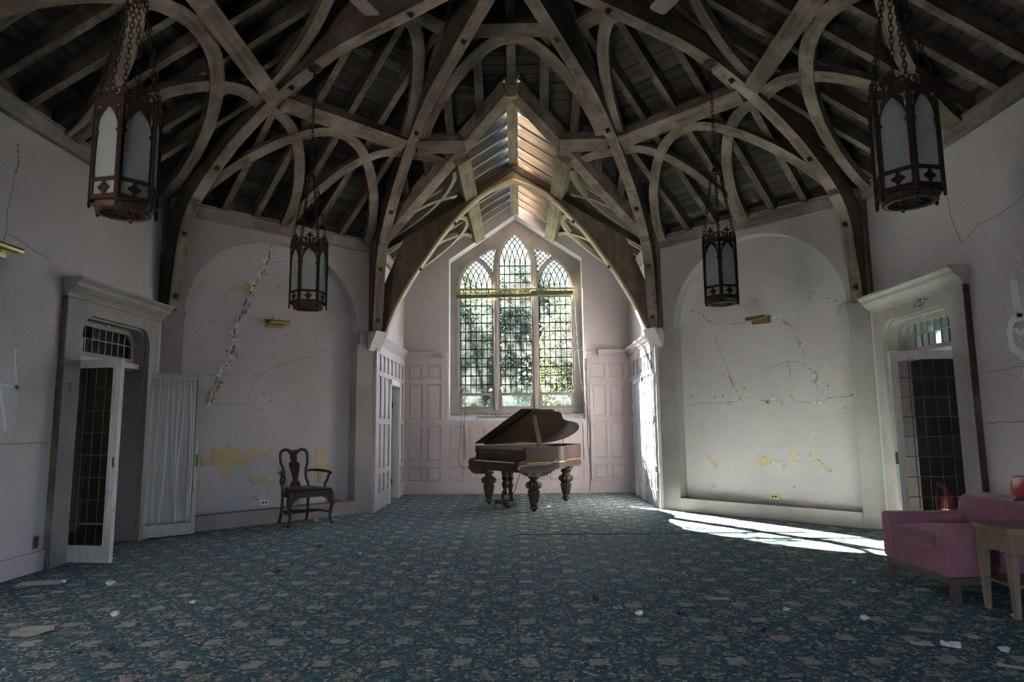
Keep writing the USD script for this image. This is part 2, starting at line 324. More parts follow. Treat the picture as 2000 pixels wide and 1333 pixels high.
def leaf(name, col, tcol):
    mat(name, {'oi': ('geometry', {}), 'mr': ('map_range', {'from_min': 0, 'from_max': 1, 'to_min': .55, 'to_max': 1.4}), 'h1': ('hsv', {'hue': .5, 'saturation': 1., 'fac': 1., 'color': col}), 'h2': ('hsv', {'hue': .5, 'saturation': 1., 'fac': 1., 'color': tcol}),
               'd': ('diffuse_bsdf', {}), 't': ('translucent_bsdf', {}), 'a': ('add_closure', {})},
        [('oi.random_per_island', 'mr.value'), ('mr.result', 'h1.value'), ('mr.result', 'h2.value'), ('h1.color', 'd.color'), ('h2.color', 't.color'), ('d.BSDF', 'a.closure1'), ('t.BSDF', 'a.closure2')], 'a.closure')
leaf('leaf_a', (.036, .052, .036), (.036, .050, .022))
leaf('leaf_b', (.030, .047, .040), (.026, .042, .027))
leaf('leaf_c', (.044, .054, .028), (.052, .060, .020))
plain('bark', (.05, .042, .036), .9)
wood('plate_wood', (.11, .09, .078), (.25, .21, .19), (1.2, 12, 1), .75, ((.30, .265, .25), 1.5, .45, .66), .25)
wood('dark_arch', (.075, .055, .038), (.16, .12, .085), (1.2, 10, 1), .75, ((.20, .155, .11), 1.6, .5, .74), .25)
wood('arch_pale', (.28, .24, .16), (.48, .42, .30), (1.6, 12, 1), .7, ((.52, .44, .28), 2.5, .45, .7), .25)
plain('lead_wood', (.20, .19, .19), .6)
plaster('sill_paint', (.50, .55, .60), (.32, .27, .22), 6.0, .48, .68, .7)
mat('lamp_glow', {'e': ('emission', {'color': (.95, 1.0, .72), 'strength': 1.6})}, [], 'e.emission')
plain('lock_green', (.10, .17, .05), .6)
wood('piano_lid', (.010, .006, .005), (.030, .017, .013), (1.2, 12, 1), .30, None, .4, .03, .05)
wood('gilt_wood', (.12, .075, .045), (.24, .16, .10), (1.5, 20, 1), .4, None, .5, .1, .05)
plain('vent_tan', (.42, .33, .24), .7)

# ---------------------------------------------------------------- the room shell
XW, YA, XB, YB, XJ, YE = 4.466, 8.24, 2.257, 10.45, 2.24, 13.025
YC, ZP, ZR = 5.98, 4.24, 7.14             # octagon centre, plate top, ridge underside of rafters
YBACK = -4.6
LD = math.hypot(XW-XB, YB-YA)
NS0, NS1, ND, ZI = .265, 2.826, .20, 2.80   # niche ends along the diagonal wall, its depth, impost height
q2 = math.sqrt(.5)

# floor
b = MB(); b.box(-XW-.3, XW+.3, YBACK-.2, YE+.5, -.12, 0)
b.build('floor', 'carpet', kind='structure')
b = MB(); b.tube([(-.02, 8.14, .001), (.6, 8.155, .001), (1.4, 8.15, .001), (2.2, 8.165, .001), (3.3, 8.155, .001), (4.2, 8.15, .001)], .006, 5)
b.build('carpet_seam', 'hole_dark', label='thin dark seam running across the carpet in front of the piano', cat='seam')

def wall(name, P, M, t, m, **kw):
    path = thing(name, kind='structure')
    MB().poly(P, M, t).build('plaster', m, path)
    return path
def arch_door(x0, x1, zt, r=.16, rz=.22):
    """door opening with rounded upper corners"""
    pts = [(x0, -.01), (x1, -.01), (x1, zt-rz)]
    pts += [(x1-r+r*math.cos(a), zt-rz+rz*math.sin(a)) for a in np.linspace(.15, 1.5, 6)]
    pts += [(x0+r-r*math.cos(a), zt-rz+rz*math.sin(a)) for a in np.linspace(1.5, .15, 6)]
    return Polygon(pts+[(x0, zt-rz)])
DY0, DY1, DZ = 6.68, 7.92, 2.49
SIDE = {}
for sd, nm in ((-1, 'left'), (1, 'right')):
    # side wall: local x along +y, local y up, extruded outwards
    P = sbox(YBACK, 0, YA+.10, 4.30).difference(arch_door(DY0, DY1, DZ))
    for y0, y1 in ((-1.1, -.4), (.2, .9)): P = P.difference(sbox(y0, .25, y1, 2.3))      # unseen openings added behind the camera to throw daylight into the foreground
    M = frame((sd*XW, 0, 0), (0, 1, 0), (0, 0, 1), (sd, 0, 0))
    SIDE[sd] = w = wall('wall_'+nm, P, M, .25, 'plaster')
    # diagonal wall with its blind arch
    u = np.array([-sd*q2, q2, 0.]); nrm = np.array([sd*q2, q2, 0.]); o = np.array([sd*XW, YA, 0.])
    c = (NS0+NS1)/2; R = (NS1-NS0)/2
    arch = Polygon([(NS0, .17), (NS1, .17), (NS1, ZI)]+[(c+R*math.cos(a), ZI+1.19*math.sin(a)) for a in np.linspace(0, math.pi, 37)]+[(NS0, ZI)])
    face = sbox(-.02, 0, LD, 4.30).difference(arch)
    w2 = thing(f'wall_{nm}_diagonal', kind='structure')
    Md = frame(o, u, (0, 0, 1), nrm)
    upper = face.intersection(sbox(-1, ZI-.02, 5, 5)); lower = face.difference(sbox(-1, ZI-.02, 5, 5))
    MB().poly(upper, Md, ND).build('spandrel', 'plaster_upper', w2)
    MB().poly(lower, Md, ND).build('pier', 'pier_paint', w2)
    MB().poly(sbox(-.02, 0, LD+.1, 4.30), frame(o+nrm*ND, u, (0, 0, 1), nrm), .1).build('niche_back', 'plaster', w2)
    b = MB(); b.poly(sbox(NS0, .0, NS1, .172), frame(o-nrm*.012, u, (0, 0, 1), nrm), .05)
    b.poly(sbox(NS0, .172, NS1, .19), frame(o-nrm*.016, u, (0, 0, 1), nrm), .21); b.build('plinth', 'casing_paint', w2)
    SIDE[sd, 'd'] = (w2, o, u, nrm)
    # impost mouldings on both piers
    b = MB()
    for s0, s1 in ((.02, NS0-.02), (NS1+.03, LD-.16)):
        for k, (z0, z1, d) in enumerate(((2.585, 2.63, .018), (2.63, 2.70, .030), (2.70, 2.755, .048), (2.755, 2.80, .060))):
            b.poly(sbox(s0-.3*d*(k > 0), z0, s1+.3*d, z1), frame(o-nrm*d, u, (0, 0, 1), nrm), d+.01)
    b.build('impost', 'pier_paint', w2)
# wainscot block bracket where the ribs stand, on the inner pier corners
for sd in (-1, 1):
    b = MB(); t = np.array([-sd*q2, q2, 0]); nrm = np.array([sd*q2, q2, 0]); o = np.array([sd*XB, YB, 0])
    inw = np.array([-sd*.8924, -.4512, 0]); side = np.array([.4512*sd, -.8924, 0]) * 1
    lo = o+inw*.005; hi = o+inw*.175
    a = [lo+side*.13+(0, 0, 2.50), lo-side*.13+(0, 0, 2.50), lo-side*.13+(0, 0, 2.80)-inw*.1, lo+side*.13+(0, 0, 2.80)-inw*.1]
    c = [lo+side*.13+(0, 0, 2.53)+inw*.012, lo-side*.13+(0, 0, 2.53)+inw*.012, hi-side*.15+(0, 0, 2.80), hi+side*.15+(0, 0, 2.80)]
    m = m3.Manifold.hull_points(np.vstack([a, c])); b.tm(m); b.build('rib_bracket', 'paint', SIDE[sd, 'd'][0])

# end wall of the chancel with the window opening
WX, WZ0, WZE, WZA = 1.335, 1.41, 4.64, 5.555
P = Polygon([(-XJ-.1, 0), (XJ+.1, 0), (XJ+.1, 4.30), (0, 5.86), (-XJ-.1, 4.30)])
op = Polygon([(-WX, WZ0), (WX, WZ0), (WX, WZE), (0, WZA), (-WX, WZE)])
wend = thing('wall_end', kind='structure')
ME = frame((0, YE, 0), (1, 0, 0), (0, 0, 1), (0, 1, 0))
MB().poly(P.difference(op), ME, .06).build('plaster', 'plaster', wend)
MB().poly(P.difference(op.buffer(.002)), frame((0, YE+.055, 0), (1, 0, 0), (0, 0, 1), (0, 1, 0)), .40).build('window_reveal', 'reveal_plaster', wend)
# panelling: stiles, rails and separate sunk panels
def panelled(parent, M, x0, x1, z0, z1, panels, m='paint', t=.034, hole=None):
    """frame proud of the wall by t, with a panel in each opening"""
    P = sbox(x0, z0, x1, z1)
    rects = [sbox(*r) for r in panels]
    P = P.difference(unary_union(rects))
    if hole is not None: P = P.difference(hole)
    MB().poly(P, M@frame((0, 0, -t), (1, 0, 0), (0, 1, 0)), t+.004).build('panel_frame', m, parent)
    for (a, c, d, e) in panels:
        b = MB(); k = .016; dp = .004+rng.random()*.003; g = .004
        a, c, d, e = a+g, c+g, d-g, e-g
        b.hexa([(a, c, .004), (d, c, .004), (d, e, .004), (a, e, .004)][::-1], [(a, c, -.012), (d, c, -.012), (d, e, -.012), (a, e, -.012)][::-1])
        b.hexa([(a+k, c+k, -.010), (d-k, c+k, -.010), (d-k, e-k, -.010), (a+k, e-k, -.010)][::-1], [(a+2*k, c+2*k, -.013-dp), (d-2*k, c+2*k, -.013-dp), (d-2*k, e-2*k, -.013-dp), (a+2*k, e-2*k, -.013-dp)][::-1])
        bb = MB(); v = np.vstack(b.v)@M[:3, :3].T+M[:3, 3]; bb.add(v, np.vstack(b.f)); bb.build('panel', m, parent)
E4 = [(-2.127, -1.844), (-1.755, -1.479)]; rowsL = [(.247, .530), (.628, 1.328), (1.422, 2.132), (2.214, 2.504)]
pan = [(a, z0, c, z1) for a, c in E4 for z0, z1 in rowsL]
panelled(wend, ME, -XJ, -1.385, 0, 2.66, pan)
pan = [(a, z0, c, z1) for a, c in ((1.43, 1.735), (1.81, 2.10)) for z0, z1 in ((2.214, 2.504),)]
panelled(wend, ME, 1.385, XJ, 0, 2.66, pan)
mid = [(-1.316, -1.028), (-.932, -.631), (-.547, -.246), (-.16, .14), (.225, .52), (.605, .90), (.986, 1.286)]
panelled(wend, ME, -1.385, 1.385, 0, WZ0-.012, [(a, z0, c, z1) for a, c in mid for z0, z1 in ((.247, .53), (.628, 1.328))])
# the closed, flush-hung panelled cupboard door on the right
cd = thing('cupboard_door', 'pale panelled cupboard door of six panels standing proud of the wainscot right of the piano', 'door')
panelled(cd, frame((0, YE-.03, 0), (1, 0, 0), (0, 0, 1), (0, 1, 0)), 1.425, 2.105, .228, 2.14, [(a, z0, c, z1) for a, c in ((1.47, 1.735), (1.805, 2.07)) for z0, z1 in ((.28, .55), (.65, 1.36), (1.44, 2.08))])
# broken cornice of the wainscot
def moulding(b, p0, p1, out, z, prof):
    """stack of strips; prof: (z0, z1, depth) relative to z, out = unit vector into the room"""
    p0, p1, out = np.asarray(p0, float), np.asarray(p1, float), np.asarray(out, float)
    d = (p1-p0)/np.linalg.norm(p1-p0)
    for z0, z1, da, db in prof:
        q = []
        for p in (p0, p1):
            q.append([p+(0, 0, z+z0), p+out*da+(0, 0, z+z0), p+out*db+(0, 0, z+z1), p+(0, 0, z+z1)])
        b.hexa(q[0], q[1])
    return b
CORN = [(0, .02, .03, .03), (.02, .055, .032, .06), (.055, .075, .065, .065), (.075, .115, .07, .105), (.115, .135, .11, .11)]
b = moulding(MB(), (-XJ, YE-.02, 0), (-1.66, YE-.02, 0), (0, -1, 0), 2.63, CORN); b.build('cornice', 'paint', wend)
b = moulding(MB(), (1.61, YE-.02, 0), (XJ, YE-.02, 0), (0, -1, 0), 2.63, CORN); b.build('cornice', 'paint', wend)
for x0, x1 in ((-1.475, -1.36), (1.36, 1.475)):
    b = moulding(MB(), (x0, YE-.02, 0), (x1, YE-.02, 0), (0, -1, 0), 2.60, CORN); b.build('cornice', 'paint', wend)
b = MB(); b.beam((-2.1, YE-.10, 2.80), (-1.72, YE-.04, 2.775), .03, .012); b.beam((1.2, YE-.05, 2.765), (2.1, YE-.10, 2.80), .03, .012); b.build('loose_batten', 'paint', wend)

# chancel side walls: wainscot with a door, plaster above
for sd, nm in ((-1, 'left'), (1, 'right')):
    w = thing(f'wall_chancel_{nm}', kind='structure')
    hole = sbox(11.66, -.01, 12.47, 2.045)
    Mj = frame((sd*XJ, 0, 0), (0, 1, 0), (0, 0, 1), (sd, 0, 0))
    MB().poly(sbox(YB-.0, 2.62, YE+.4, 4.32), Mj, .12).build('plaster', 'plaster', w)
    MB().poly(sbox(YB+.0, 0, YE+.4, 2.64).difference(hole), Mj, .12).build('backing', 'paint', w)
    cols = [(10.59, 10.83), (10.91, 11.17), (11.25, 11.53)]
    top6 = [(10.59, 10.80), (10.89, 11.11), (11.20, 11.44), (11.53, 11.78), (11.88, 12.14), (12.24, 12.50), (12.62, 12.86)]
    pan = [(a, 2.20, c, 2.475) for a, c in top6]+[(a, z0, c, z1) for a, c in cols for z0, z1 in ((1.435, 2.12), (.635, 1.345), (.255, .55))]
    pan += [(12.67, z0, 12.88, z1) for z0, z1 in ((1.435, 2.12), (.635, 1.345), (.255, .55))]
    panelled(w, Mj, YB+.004, YE-.024, 0, 2.64, pan, hole=hole)
    moulding(MB(), (sd*(XJ-.02), YB+.02, 0), (sd*(XJ-.02), YE-.02, 0), (-sd, 0, 0), 2.63, CORN).build('cornice', 'paint', w)
    b = MB()                                        # door architrave
    for y0, y1, z0, z1 in ((11.58, 11.665, 0, 2.12), (12.465, 12.56, 0, 2.12), (11.58, 12.56, 2.04, 2.13)):
        b.poly(sbox(y0, z0, y1, z1), Mj@frame((0, 0, -.045), (1, 0, 0), (0, 1, 0)), .05)
    for y0, y1, z0, z1 in ((11.655, 11.675, 0, 2.05), (12.455, 12.475, 0, 2.05), (11.66, 12.47, 2.03, 2.05)):
        b.poly(sbox(y0, z0, y1, z1), Mj@frame((0, 0, -.015), (1, 0, 0), (0, 1, 0)), .17)
    b.build('architrave', 'door_white', w)
    b = MB()                                        # closet behind
    o = sd*(XJ+.12)
    for bx in ((o+sd*.9, o+sd*.95, 11.45, 12.75, 0, 2.5), (min(o, o+sd*.9), max(o, o+sd*.9), 11.40, 11.45, 0, 2.5), (min(o, o+sd*.9), max(o, o+sd*.9), 12.70, 12.75, 0, 2.5), (min(o, o+sd*.9), max(o, o+sd*.9), 11.45, 12.75, 2.45, 2.5), (min(o, o+sd*.9), max(o, o+sd*.9), 11.45, 12.75, -.05, .0)):
        x0, x1 = sorted(bx[:2]); b.box(x0, x1, *bx[2:])
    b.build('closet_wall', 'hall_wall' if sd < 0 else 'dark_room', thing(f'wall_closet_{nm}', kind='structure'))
    # upper plaster: a bare board strip beside the rib, as where the paint has scaled off
# baseboards and wall plates
for sd, nm in ((-1, 'left'), (1, 'right')):
    b = MB(); x0, x1 = sorted((sd*XW, sd*(XW-.022)))
    b.box(x0, x1, YBACK, 6.40, 0, .155); x0, x1 = sorted((sd*XW, sd*(XW-.03))); b.box(x0, x1, YBACK, 6.40, .155, .18)
    b.build('baseboard_'+nm, 'plaster', kind='structure')
def plate(name, p0, p1, inn):
    b = MB(); p0, p1 = np.array(p0, float), np.array(p1, float); inn = np.array(inn, float)
    b.beam(p0+inn*.03+(0, 0, 4.158), p1+inn*.03+(0, 0, 4.158), .07, .155)
    b.beam(p0+inn*.036+(0, 0, 4.243), p1+inn*.036+(0, 0, 4.243), .09, .018)
    b.build(name, 'plate_wood', kind='structure')

for sd in (-1, 1):
    plate('trim_1' if sd < 0 else 'trim_2', (sd*XW, YBACK, 0), (sd*XW, YA, 0), (-sd, 0, 0))
    plate('trim_3' if sd < 0 else 'trim_4', (sd*XW, YA, 0), (sd*XB, YB, 0), (-sd*q2, -q2, 0))
    plate('trim_5' if sd < 0 else 'trim_6', (sd*XJ, YB+.1, 0), (sd*XJ, YE, 0), (-sd, 0, 0))
# back wall behind the camera, with an opening added to let sky light in
P = sbox(-XW-.25, 0, XW+.25, 7.3)
for x0, x1 in ((-.6, .6),): P = P.difference(sbox(x0, 1.0, x1, 2.4))
wall('wall_back', P, frame((0, YBACK, 0), (1, 0, 0), (0, 0, 1), (0, -1, 0)), .25, 'plaster')

# ---------------------------------------------------------------- roof: boards, rafters, purlins, braces
KD = ZR-ZP
def edge(p, h):            # a point on the hip from plan corner p at height fraction h
    a = np.array(p, float); c = np.array([0., YC])
    q = a+(c-a)*h
    return np.array([q[0], q[1], ZP+KD*h])
def faceplane(l, r):
    """outward-up normal of a roof face through plate points l, r and the centre"""
    A, B, C = edge(l, 0), edge(r, 0), edge(l, 1)
    n = np.cross(B-A, C-A); n /= np.linalg.norm(n)
    return n if n[2] > 0 else -n
AL, AR, BL, BR = (-XW, YA), (XW, YA), (-XB, YB), (XB, YB)
roof = thing('ceiling', kind='structure')
HV = (5.70-ZP)/KD          # where the chancel ridge meets the end slope
RD = .155                  # rafter depth
def quadstrip(b, P, n, t):
    """flat quad P (4 points) raised by n*t"""
    P = np.asarray(P, float); b.hexa(P, P+n*t)
FACES = []
for nm, l, r in (('left', (-XW, YBACK), AL), ('right', AR, (XW, YBACK)), ('dl', AL, BL), ('dr', BR, AR), ('end', BL, BR)):
    L0 = l
    def le(h, l=l, nm=nm): return np.array([-XW*(1-h), YBACK, ZP+KD*h]) if nm == 'left' else edge(l, h)
    def re(h, r=r, nm=nm): return np.array([XW*(1-h), YBACK, ZP+KD*h]) if nm == 'right' else edge(r, h)
    A, B, C = le(0), re(0), le(1) if nm != 'right' else re(1)
    n = np.cross(B-A, C-A); n /= np.linalg.norm(n); n = n if n[2] > 0 else -n
    FACES.append((nm, le, re, n))
def valley_x(h): return XB*(1-h/HV)
for nm, le, re, n in FACES:
    plan = XW if nm in ('left', 'right', 'end') else 4.757
    if nm == 'end': plan = YB-YC
    SL = math.hypot(plan, KD); nb = int(SL/.126)
    for i in range(nb):
        h0, h1 = (i+.03)/nb, min((i+.97)/nb, .999)
        up = n*(RD+rng.uniform(0, .004))
        segs = []
        if nm == 'end' and h1 < HV:
            for s in (-1, 1):
                e0, e1 = (le(h0), le(h1)) if s < 0 else (re(h0), re(h1))
                v0 = np.array([s*valley_x(h0), e0[1], e0[2]]); v1 = np.array([s*valley_x(h1), e1[1], e1[2]])
                segs.append([e0, v0, v1, e1] if s < 0 else [v0, e0, e1, v1])
        else: segs.append([le(h0), re(h0), re(h1), le(h1)])
        for sgm in segs:
            b = MB(); q = np.asarray(sgm)+up
            d = q[1]-q[0]; dl = np.linalg.norm(d)+1e-9; d /= dl; w = q[3]-q[0]
            o = rng.random()*30
            b.hexa(q, q+n*.02); b.uv[-1] = np.array([((p-q[0])@d+o, (p-q[0])@n*3+np.linalg.norm(np.cross(p-q[0], d))) for p in b.v[-1]])
            b.build('plank', 'roof_board', roof)
# chancel boards and the sheet of roofing above everything
nC = np.array([-1.46, 0, 2.257]); nC /= np.linalg.norm(nC)
SLC = math.hypot(1.46, XB); nb = int(SLC/.126)
for s in (-1, 1):
    n = nC*[-s*-1 if s > 0 else 1, 1, 1]; n = np.array([s*abs(nC[0]), 0, nC[2]])
    for i in range(nb):
        g0, g1 = (i+.03)/nb, (i+.97)/nb
        q = []
        for g in (g0, g1): q.append([np.array([s*XB*(1-g), YB-2.25*g, ZP+1.46*g]), np.array([s*XB*(1-g), YE+.02, ZP+1.46*g])])
        P = np.array([q[0][0], q[0][1], q[1][1], q[1][0]])+n*(RD+rng.uniform(0, .004))
        b = MB(); o = rng.random()*30
        b.hexa(P, P+n*.02); b.uv[-1] = np.array([(p[1]+o, g0*2.7+((p-P[0])@n)*3+abs(p[0]-P[0][0])*1.2) for p in b.v[-1]])
        b.build('plank', 'chancel_board', roof)
b = MB()
for nm, le, re, n in FACES:
    up = n*(RD+.03)
    if nm == 'end':
        b.hexa(np.array([le(HV), re(HV), re(1), le(1)+(1e-3, 0, 0)])+up, np.array([le(HV), re(HV), re(1), le(1)+(1e-3, 0, 0)])+up+n*.03)
        for s, e in ((-1, le), (1, re)):
            q = np.array([e(0), (s*XB, YB, ZP), (0, e(HV)[1], ZP+KD*HV), e(HV)])+up; b.hexa(q, q+n*.03)
    else:
        q = np.array([le(-.02), re(-.02), re(1), le(1)])+up
        if nm in ('dl', 'dr'): q[3] += (1e-3, 0, 0)
        b.hexa(q, q+n*.03)
for s in (-1, 1):
    n = np.array([s*abs(nC[0]), 0, nC[2]])
    q = np.array([(s*XB*1.03, YB, ZP-.05), (s*XB*1.03, YE+.45, ZP-.05), (0, YE+.45, ZP+1.46), (0, YB-2.3, ZP+1.46)])+n*(RD+.03); b.hexa(q, q+n*.03)
b.build('roofing', 'hole_dark', roof)
b = MB()      # closing strips above the wall plates
for sd in (-1, 1):
    x0, x1 = sorted((sd*(XW+.02), sd*(XW+.22))); b.box(x0, x1, YBACK, YA+.1, 4.28, 4.62)
    o, u, nrm = SIDE[sd, 'd'][1:]; b.poly(sbox(-.2, 4.25, LD+.1, 4.62), frame(o+nrm*.05, u, (0, 0, 1), nrm), .2)
    x0, x1 = sorted((sd*(XJ+.02), sd*(XJ+.15))); b.box(x0, x1, YB-.05, YE+.4, 4.3, 4.55)
b.build('eaves_board', 'dark_beam', roof)

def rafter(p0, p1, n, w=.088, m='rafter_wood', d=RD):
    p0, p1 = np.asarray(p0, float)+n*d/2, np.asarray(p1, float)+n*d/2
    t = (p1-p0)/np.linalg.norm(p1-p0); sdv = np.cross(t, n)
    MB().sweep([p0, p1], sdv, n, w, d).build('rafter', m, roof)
for nm, le, re, n in FACES:
    if nm in ('left', 'right'):
        s = -1 if nm == 'left' else 1
        y = 7.84
        while y > YBACK+.2:
            if y > .6:
                h = 1.0 if y < YC else (YA-y)/(YA-YC)
                rafter((s*XW, y, ZP), (s*XW*(1-h), y, ZP+KD*h), n)
            y -= .425
    elif nm in ('dl', 'dr'):
        s = -1 if nm == 'dl' else 1
        for k in range(7):
            t = .25+.445*k; f = t/LD; h = min(f, 1-f)*2
            p0 = np.array([s*(XW-(XW-XB)*f), YA+(YB-YA)*f, ZP])
            dirn = np.array([-s*q2, -q2])*4.757*h
            rafter(p0, p0+np.array([dirn[0], dirn[1], KD*h]), n)
    else:
        for x in (-2.0, -1.62, -1.24, -.86, -.43, 0, .43, .86, 1.24, 1.62, 2.0):
            h1 = 1-abs(x)/XB; h0 = HV*(1-abs(x)/XB)
            if h1-h0 < .02: continue
            rafter((x, YB-(YB-YC)*h0, ZP+KD*h0), (x, YB-(YB-YC)*h1, ZP+KD*h1), n, .115)
for s in (-1, 1):
    n = np.array([s*abs(nC[0]), 0, nC[2]])
    y = 12.78
    while y > 8.5:
        g0 = max(0., (YB-y)/2.25)
        if g0 < .93: rafter((s*XB*(1-g0), y, ZP+1.46*g0), (s*.03, y, ZP+1.46), n, .06, 'chancel_rafter', .13)
        y -= .40
# hip and valley rafters, ridges
def simple(name, p0, p1, w, h, m, up=(0, 0, 1), **kw):
    return MB().beam(p0, p1, w, h, up).build(name, m, roof, **kw)
for c in (AL, AR, BL, BR):
    simple('hip_rafter', edge(c, .0)+(0, 0, .085), edge(c, 1)+(0, 0, .085), .15, .16, 'dark_beam')
simple('ridge_beam', (0, YBACK, ZR-.08), (0, YC, ZR-.08), .18, .30, 'dark_beam')
simple('ridge_beam', (0, 8.16, 5.66), (0, YE, 5.66), .155, .20, 'chancel_beam')
for s in (-1, 1):
    simple('valley_rafter', (s*XB*.985, YB-.04, ZP+.0), (s*.05, 8.22, 5.69), .17, .23, 'beam_wood')
# purlins
def purlin(h, l, r, n, size=.20, m='beam_wood', ends='dd'):
    p0, p1 = l(h), r(h); d = (p1-p0)/np.linalg.norm(p1-p0)
    o = -n*(size/2-.045)
    lap = -.125 if 'd' in ends else 0
    MB().sweep([p0+o-d*(lap if ends[0] == 'd' else 0), p1+o+d*(lap if ends[1] == 'd' else 0)], np.cross(d, n), n, size, size).build('purlin', m, roof)
for nm, le, re, n in FACES:
    for h, sz in ((.357, .20), (.655, .17)):
        if nm == 'end' and h < HV:
            x = valley_x(h)
            purlin(h, le, lambda hh: np.array([-x, le(hh)[1], ZP+KD*hh]), n, sz, ends='d-')
            purlin(h, lambda hh: np.array([x, le(hh)[1], ZP+KD*hh]), re, n, sz, ends='-d')
        else: purlin(h, le, re, n, sz, ends={'left': '-d', 'right': 'd-'}.get(nm, 'dd'))
for s in (-1, 1):
    n = np.array([s*abs(nC[0]), 0, nC[2]]); x = .80; z = ZP+.6469*(XB-x)
    d = np.array([0, 1., 0]); o = -n*.105
    p0 = np.array([s*x, 8.98, z]); p1 = np.array([s*x, YE, z])
    MB().sweep([p0+o, p1+o], np.cross(d, n), n, .22, .20).build('purlin', 'chancel_beam', roof)
# curved wind braces lying under the rafters
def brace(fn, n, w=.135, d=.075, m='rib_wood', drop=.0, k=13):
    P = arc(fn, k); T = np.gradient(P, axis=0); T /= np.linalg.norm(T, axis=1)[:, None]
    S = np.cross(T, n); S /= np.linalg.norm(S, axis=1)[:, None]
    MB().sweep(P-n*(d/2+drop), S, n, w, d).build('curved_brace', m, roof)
def bay(le, re, n, h1, h0=0.0, alpha=True, beta=True, m='rib_wood', w=.135):
    def P(s, t):
        h = h0+(h1-h0)*t; a, c = le(h), re(h); return a+(c-a)*(.035+.93*s)
    H = math.pi/2
    if alpha:
        brace(lambda t: P(.5*math.cos(t*H)*.985, math.sin(t*H)), n, w, m=m)
        brace(lambda t: P(1-.5*math.cos(t*H)*.985, math.sin(t*H)), n, w, m=m)
    if beta:
        brace(lambda t: P(.5-.5*math.cos(t*H)+.03*(1-t), math.sin(t*H)), n, w, m=m, drop=.012)
        brace(lambda t: P(.5+.5*math.cos(t*H)-.03*(1-t), math.sin(t*H)), n, w, m=m, drop=.012)
YT = 4.05
for nm, le, re, n in FACES:
    if nm == 'left': f0, f1 = (lambda h: np.array([-XW*(1-h), YT+.3, ZP+KD*h])), re
    elif nm == 'right': f0, f1 = le, (lambda h: np.array([XW*(1-h), YT+.3, ZP+KD*h]))
    else: f0, f1 = le, re
    if nm == 'end':          # cut short by the chancel roof
        H = math.pi/2
        def PE(s, t): h = .325*t; a, c = le(h), re(h); return a+(c-a)*s
        for sg in (0, 1):
            f = (lambda s: s) if sg == 0 else (lambda s: 1-s)
            brace(lambda t: PE(f(.53-.5*math.cos(t*.74)), math.sin(t*.74)), n)
            brace(lambda t: PE(f(.5*math.cos(1.17+t*.40)), math.sin(1.17+t*.40)), n)
    else: bay(f0, f1, n, .325, w=.16 if nm in ('left', 'right') else .135)
    bay(f0, f1, n, .635, .37, alpha=False, w=.15)
for s in (-1, 1):
    n = np.array([s*abs(nC[0]), 0, nC[2]])
    def row(y): return lambda h: np.array([s*XB*(1-h), y, ZP+1.46*h])
    a, c = (row(10.62), row(YE-.05))
    if s > 0: a, c = c, a
    bay(a, c, n, .60, w=.095, m='chancel_rafter')
    def vrow(h): return np.array([s*XB*(1-h), YB-2.25*h, ZP+1.46*h])
    H = math.pi/2
    def PV(t_s, t):
        a, c = vrow(.6*t), row(10.45)(.6*t); return a+(c-a)*t_s
    brace(lambda t: PV(.25+.75*math.cos(t*H)*.98, math.sin(t*H)*.98+.02), n, .085, m='chancel_rafter')
    brace(lambda t: PV(.9*math.sin(t*H)+.05, .35+.6*math.sin(t*H)), n, .085, m='chancel_rafter')

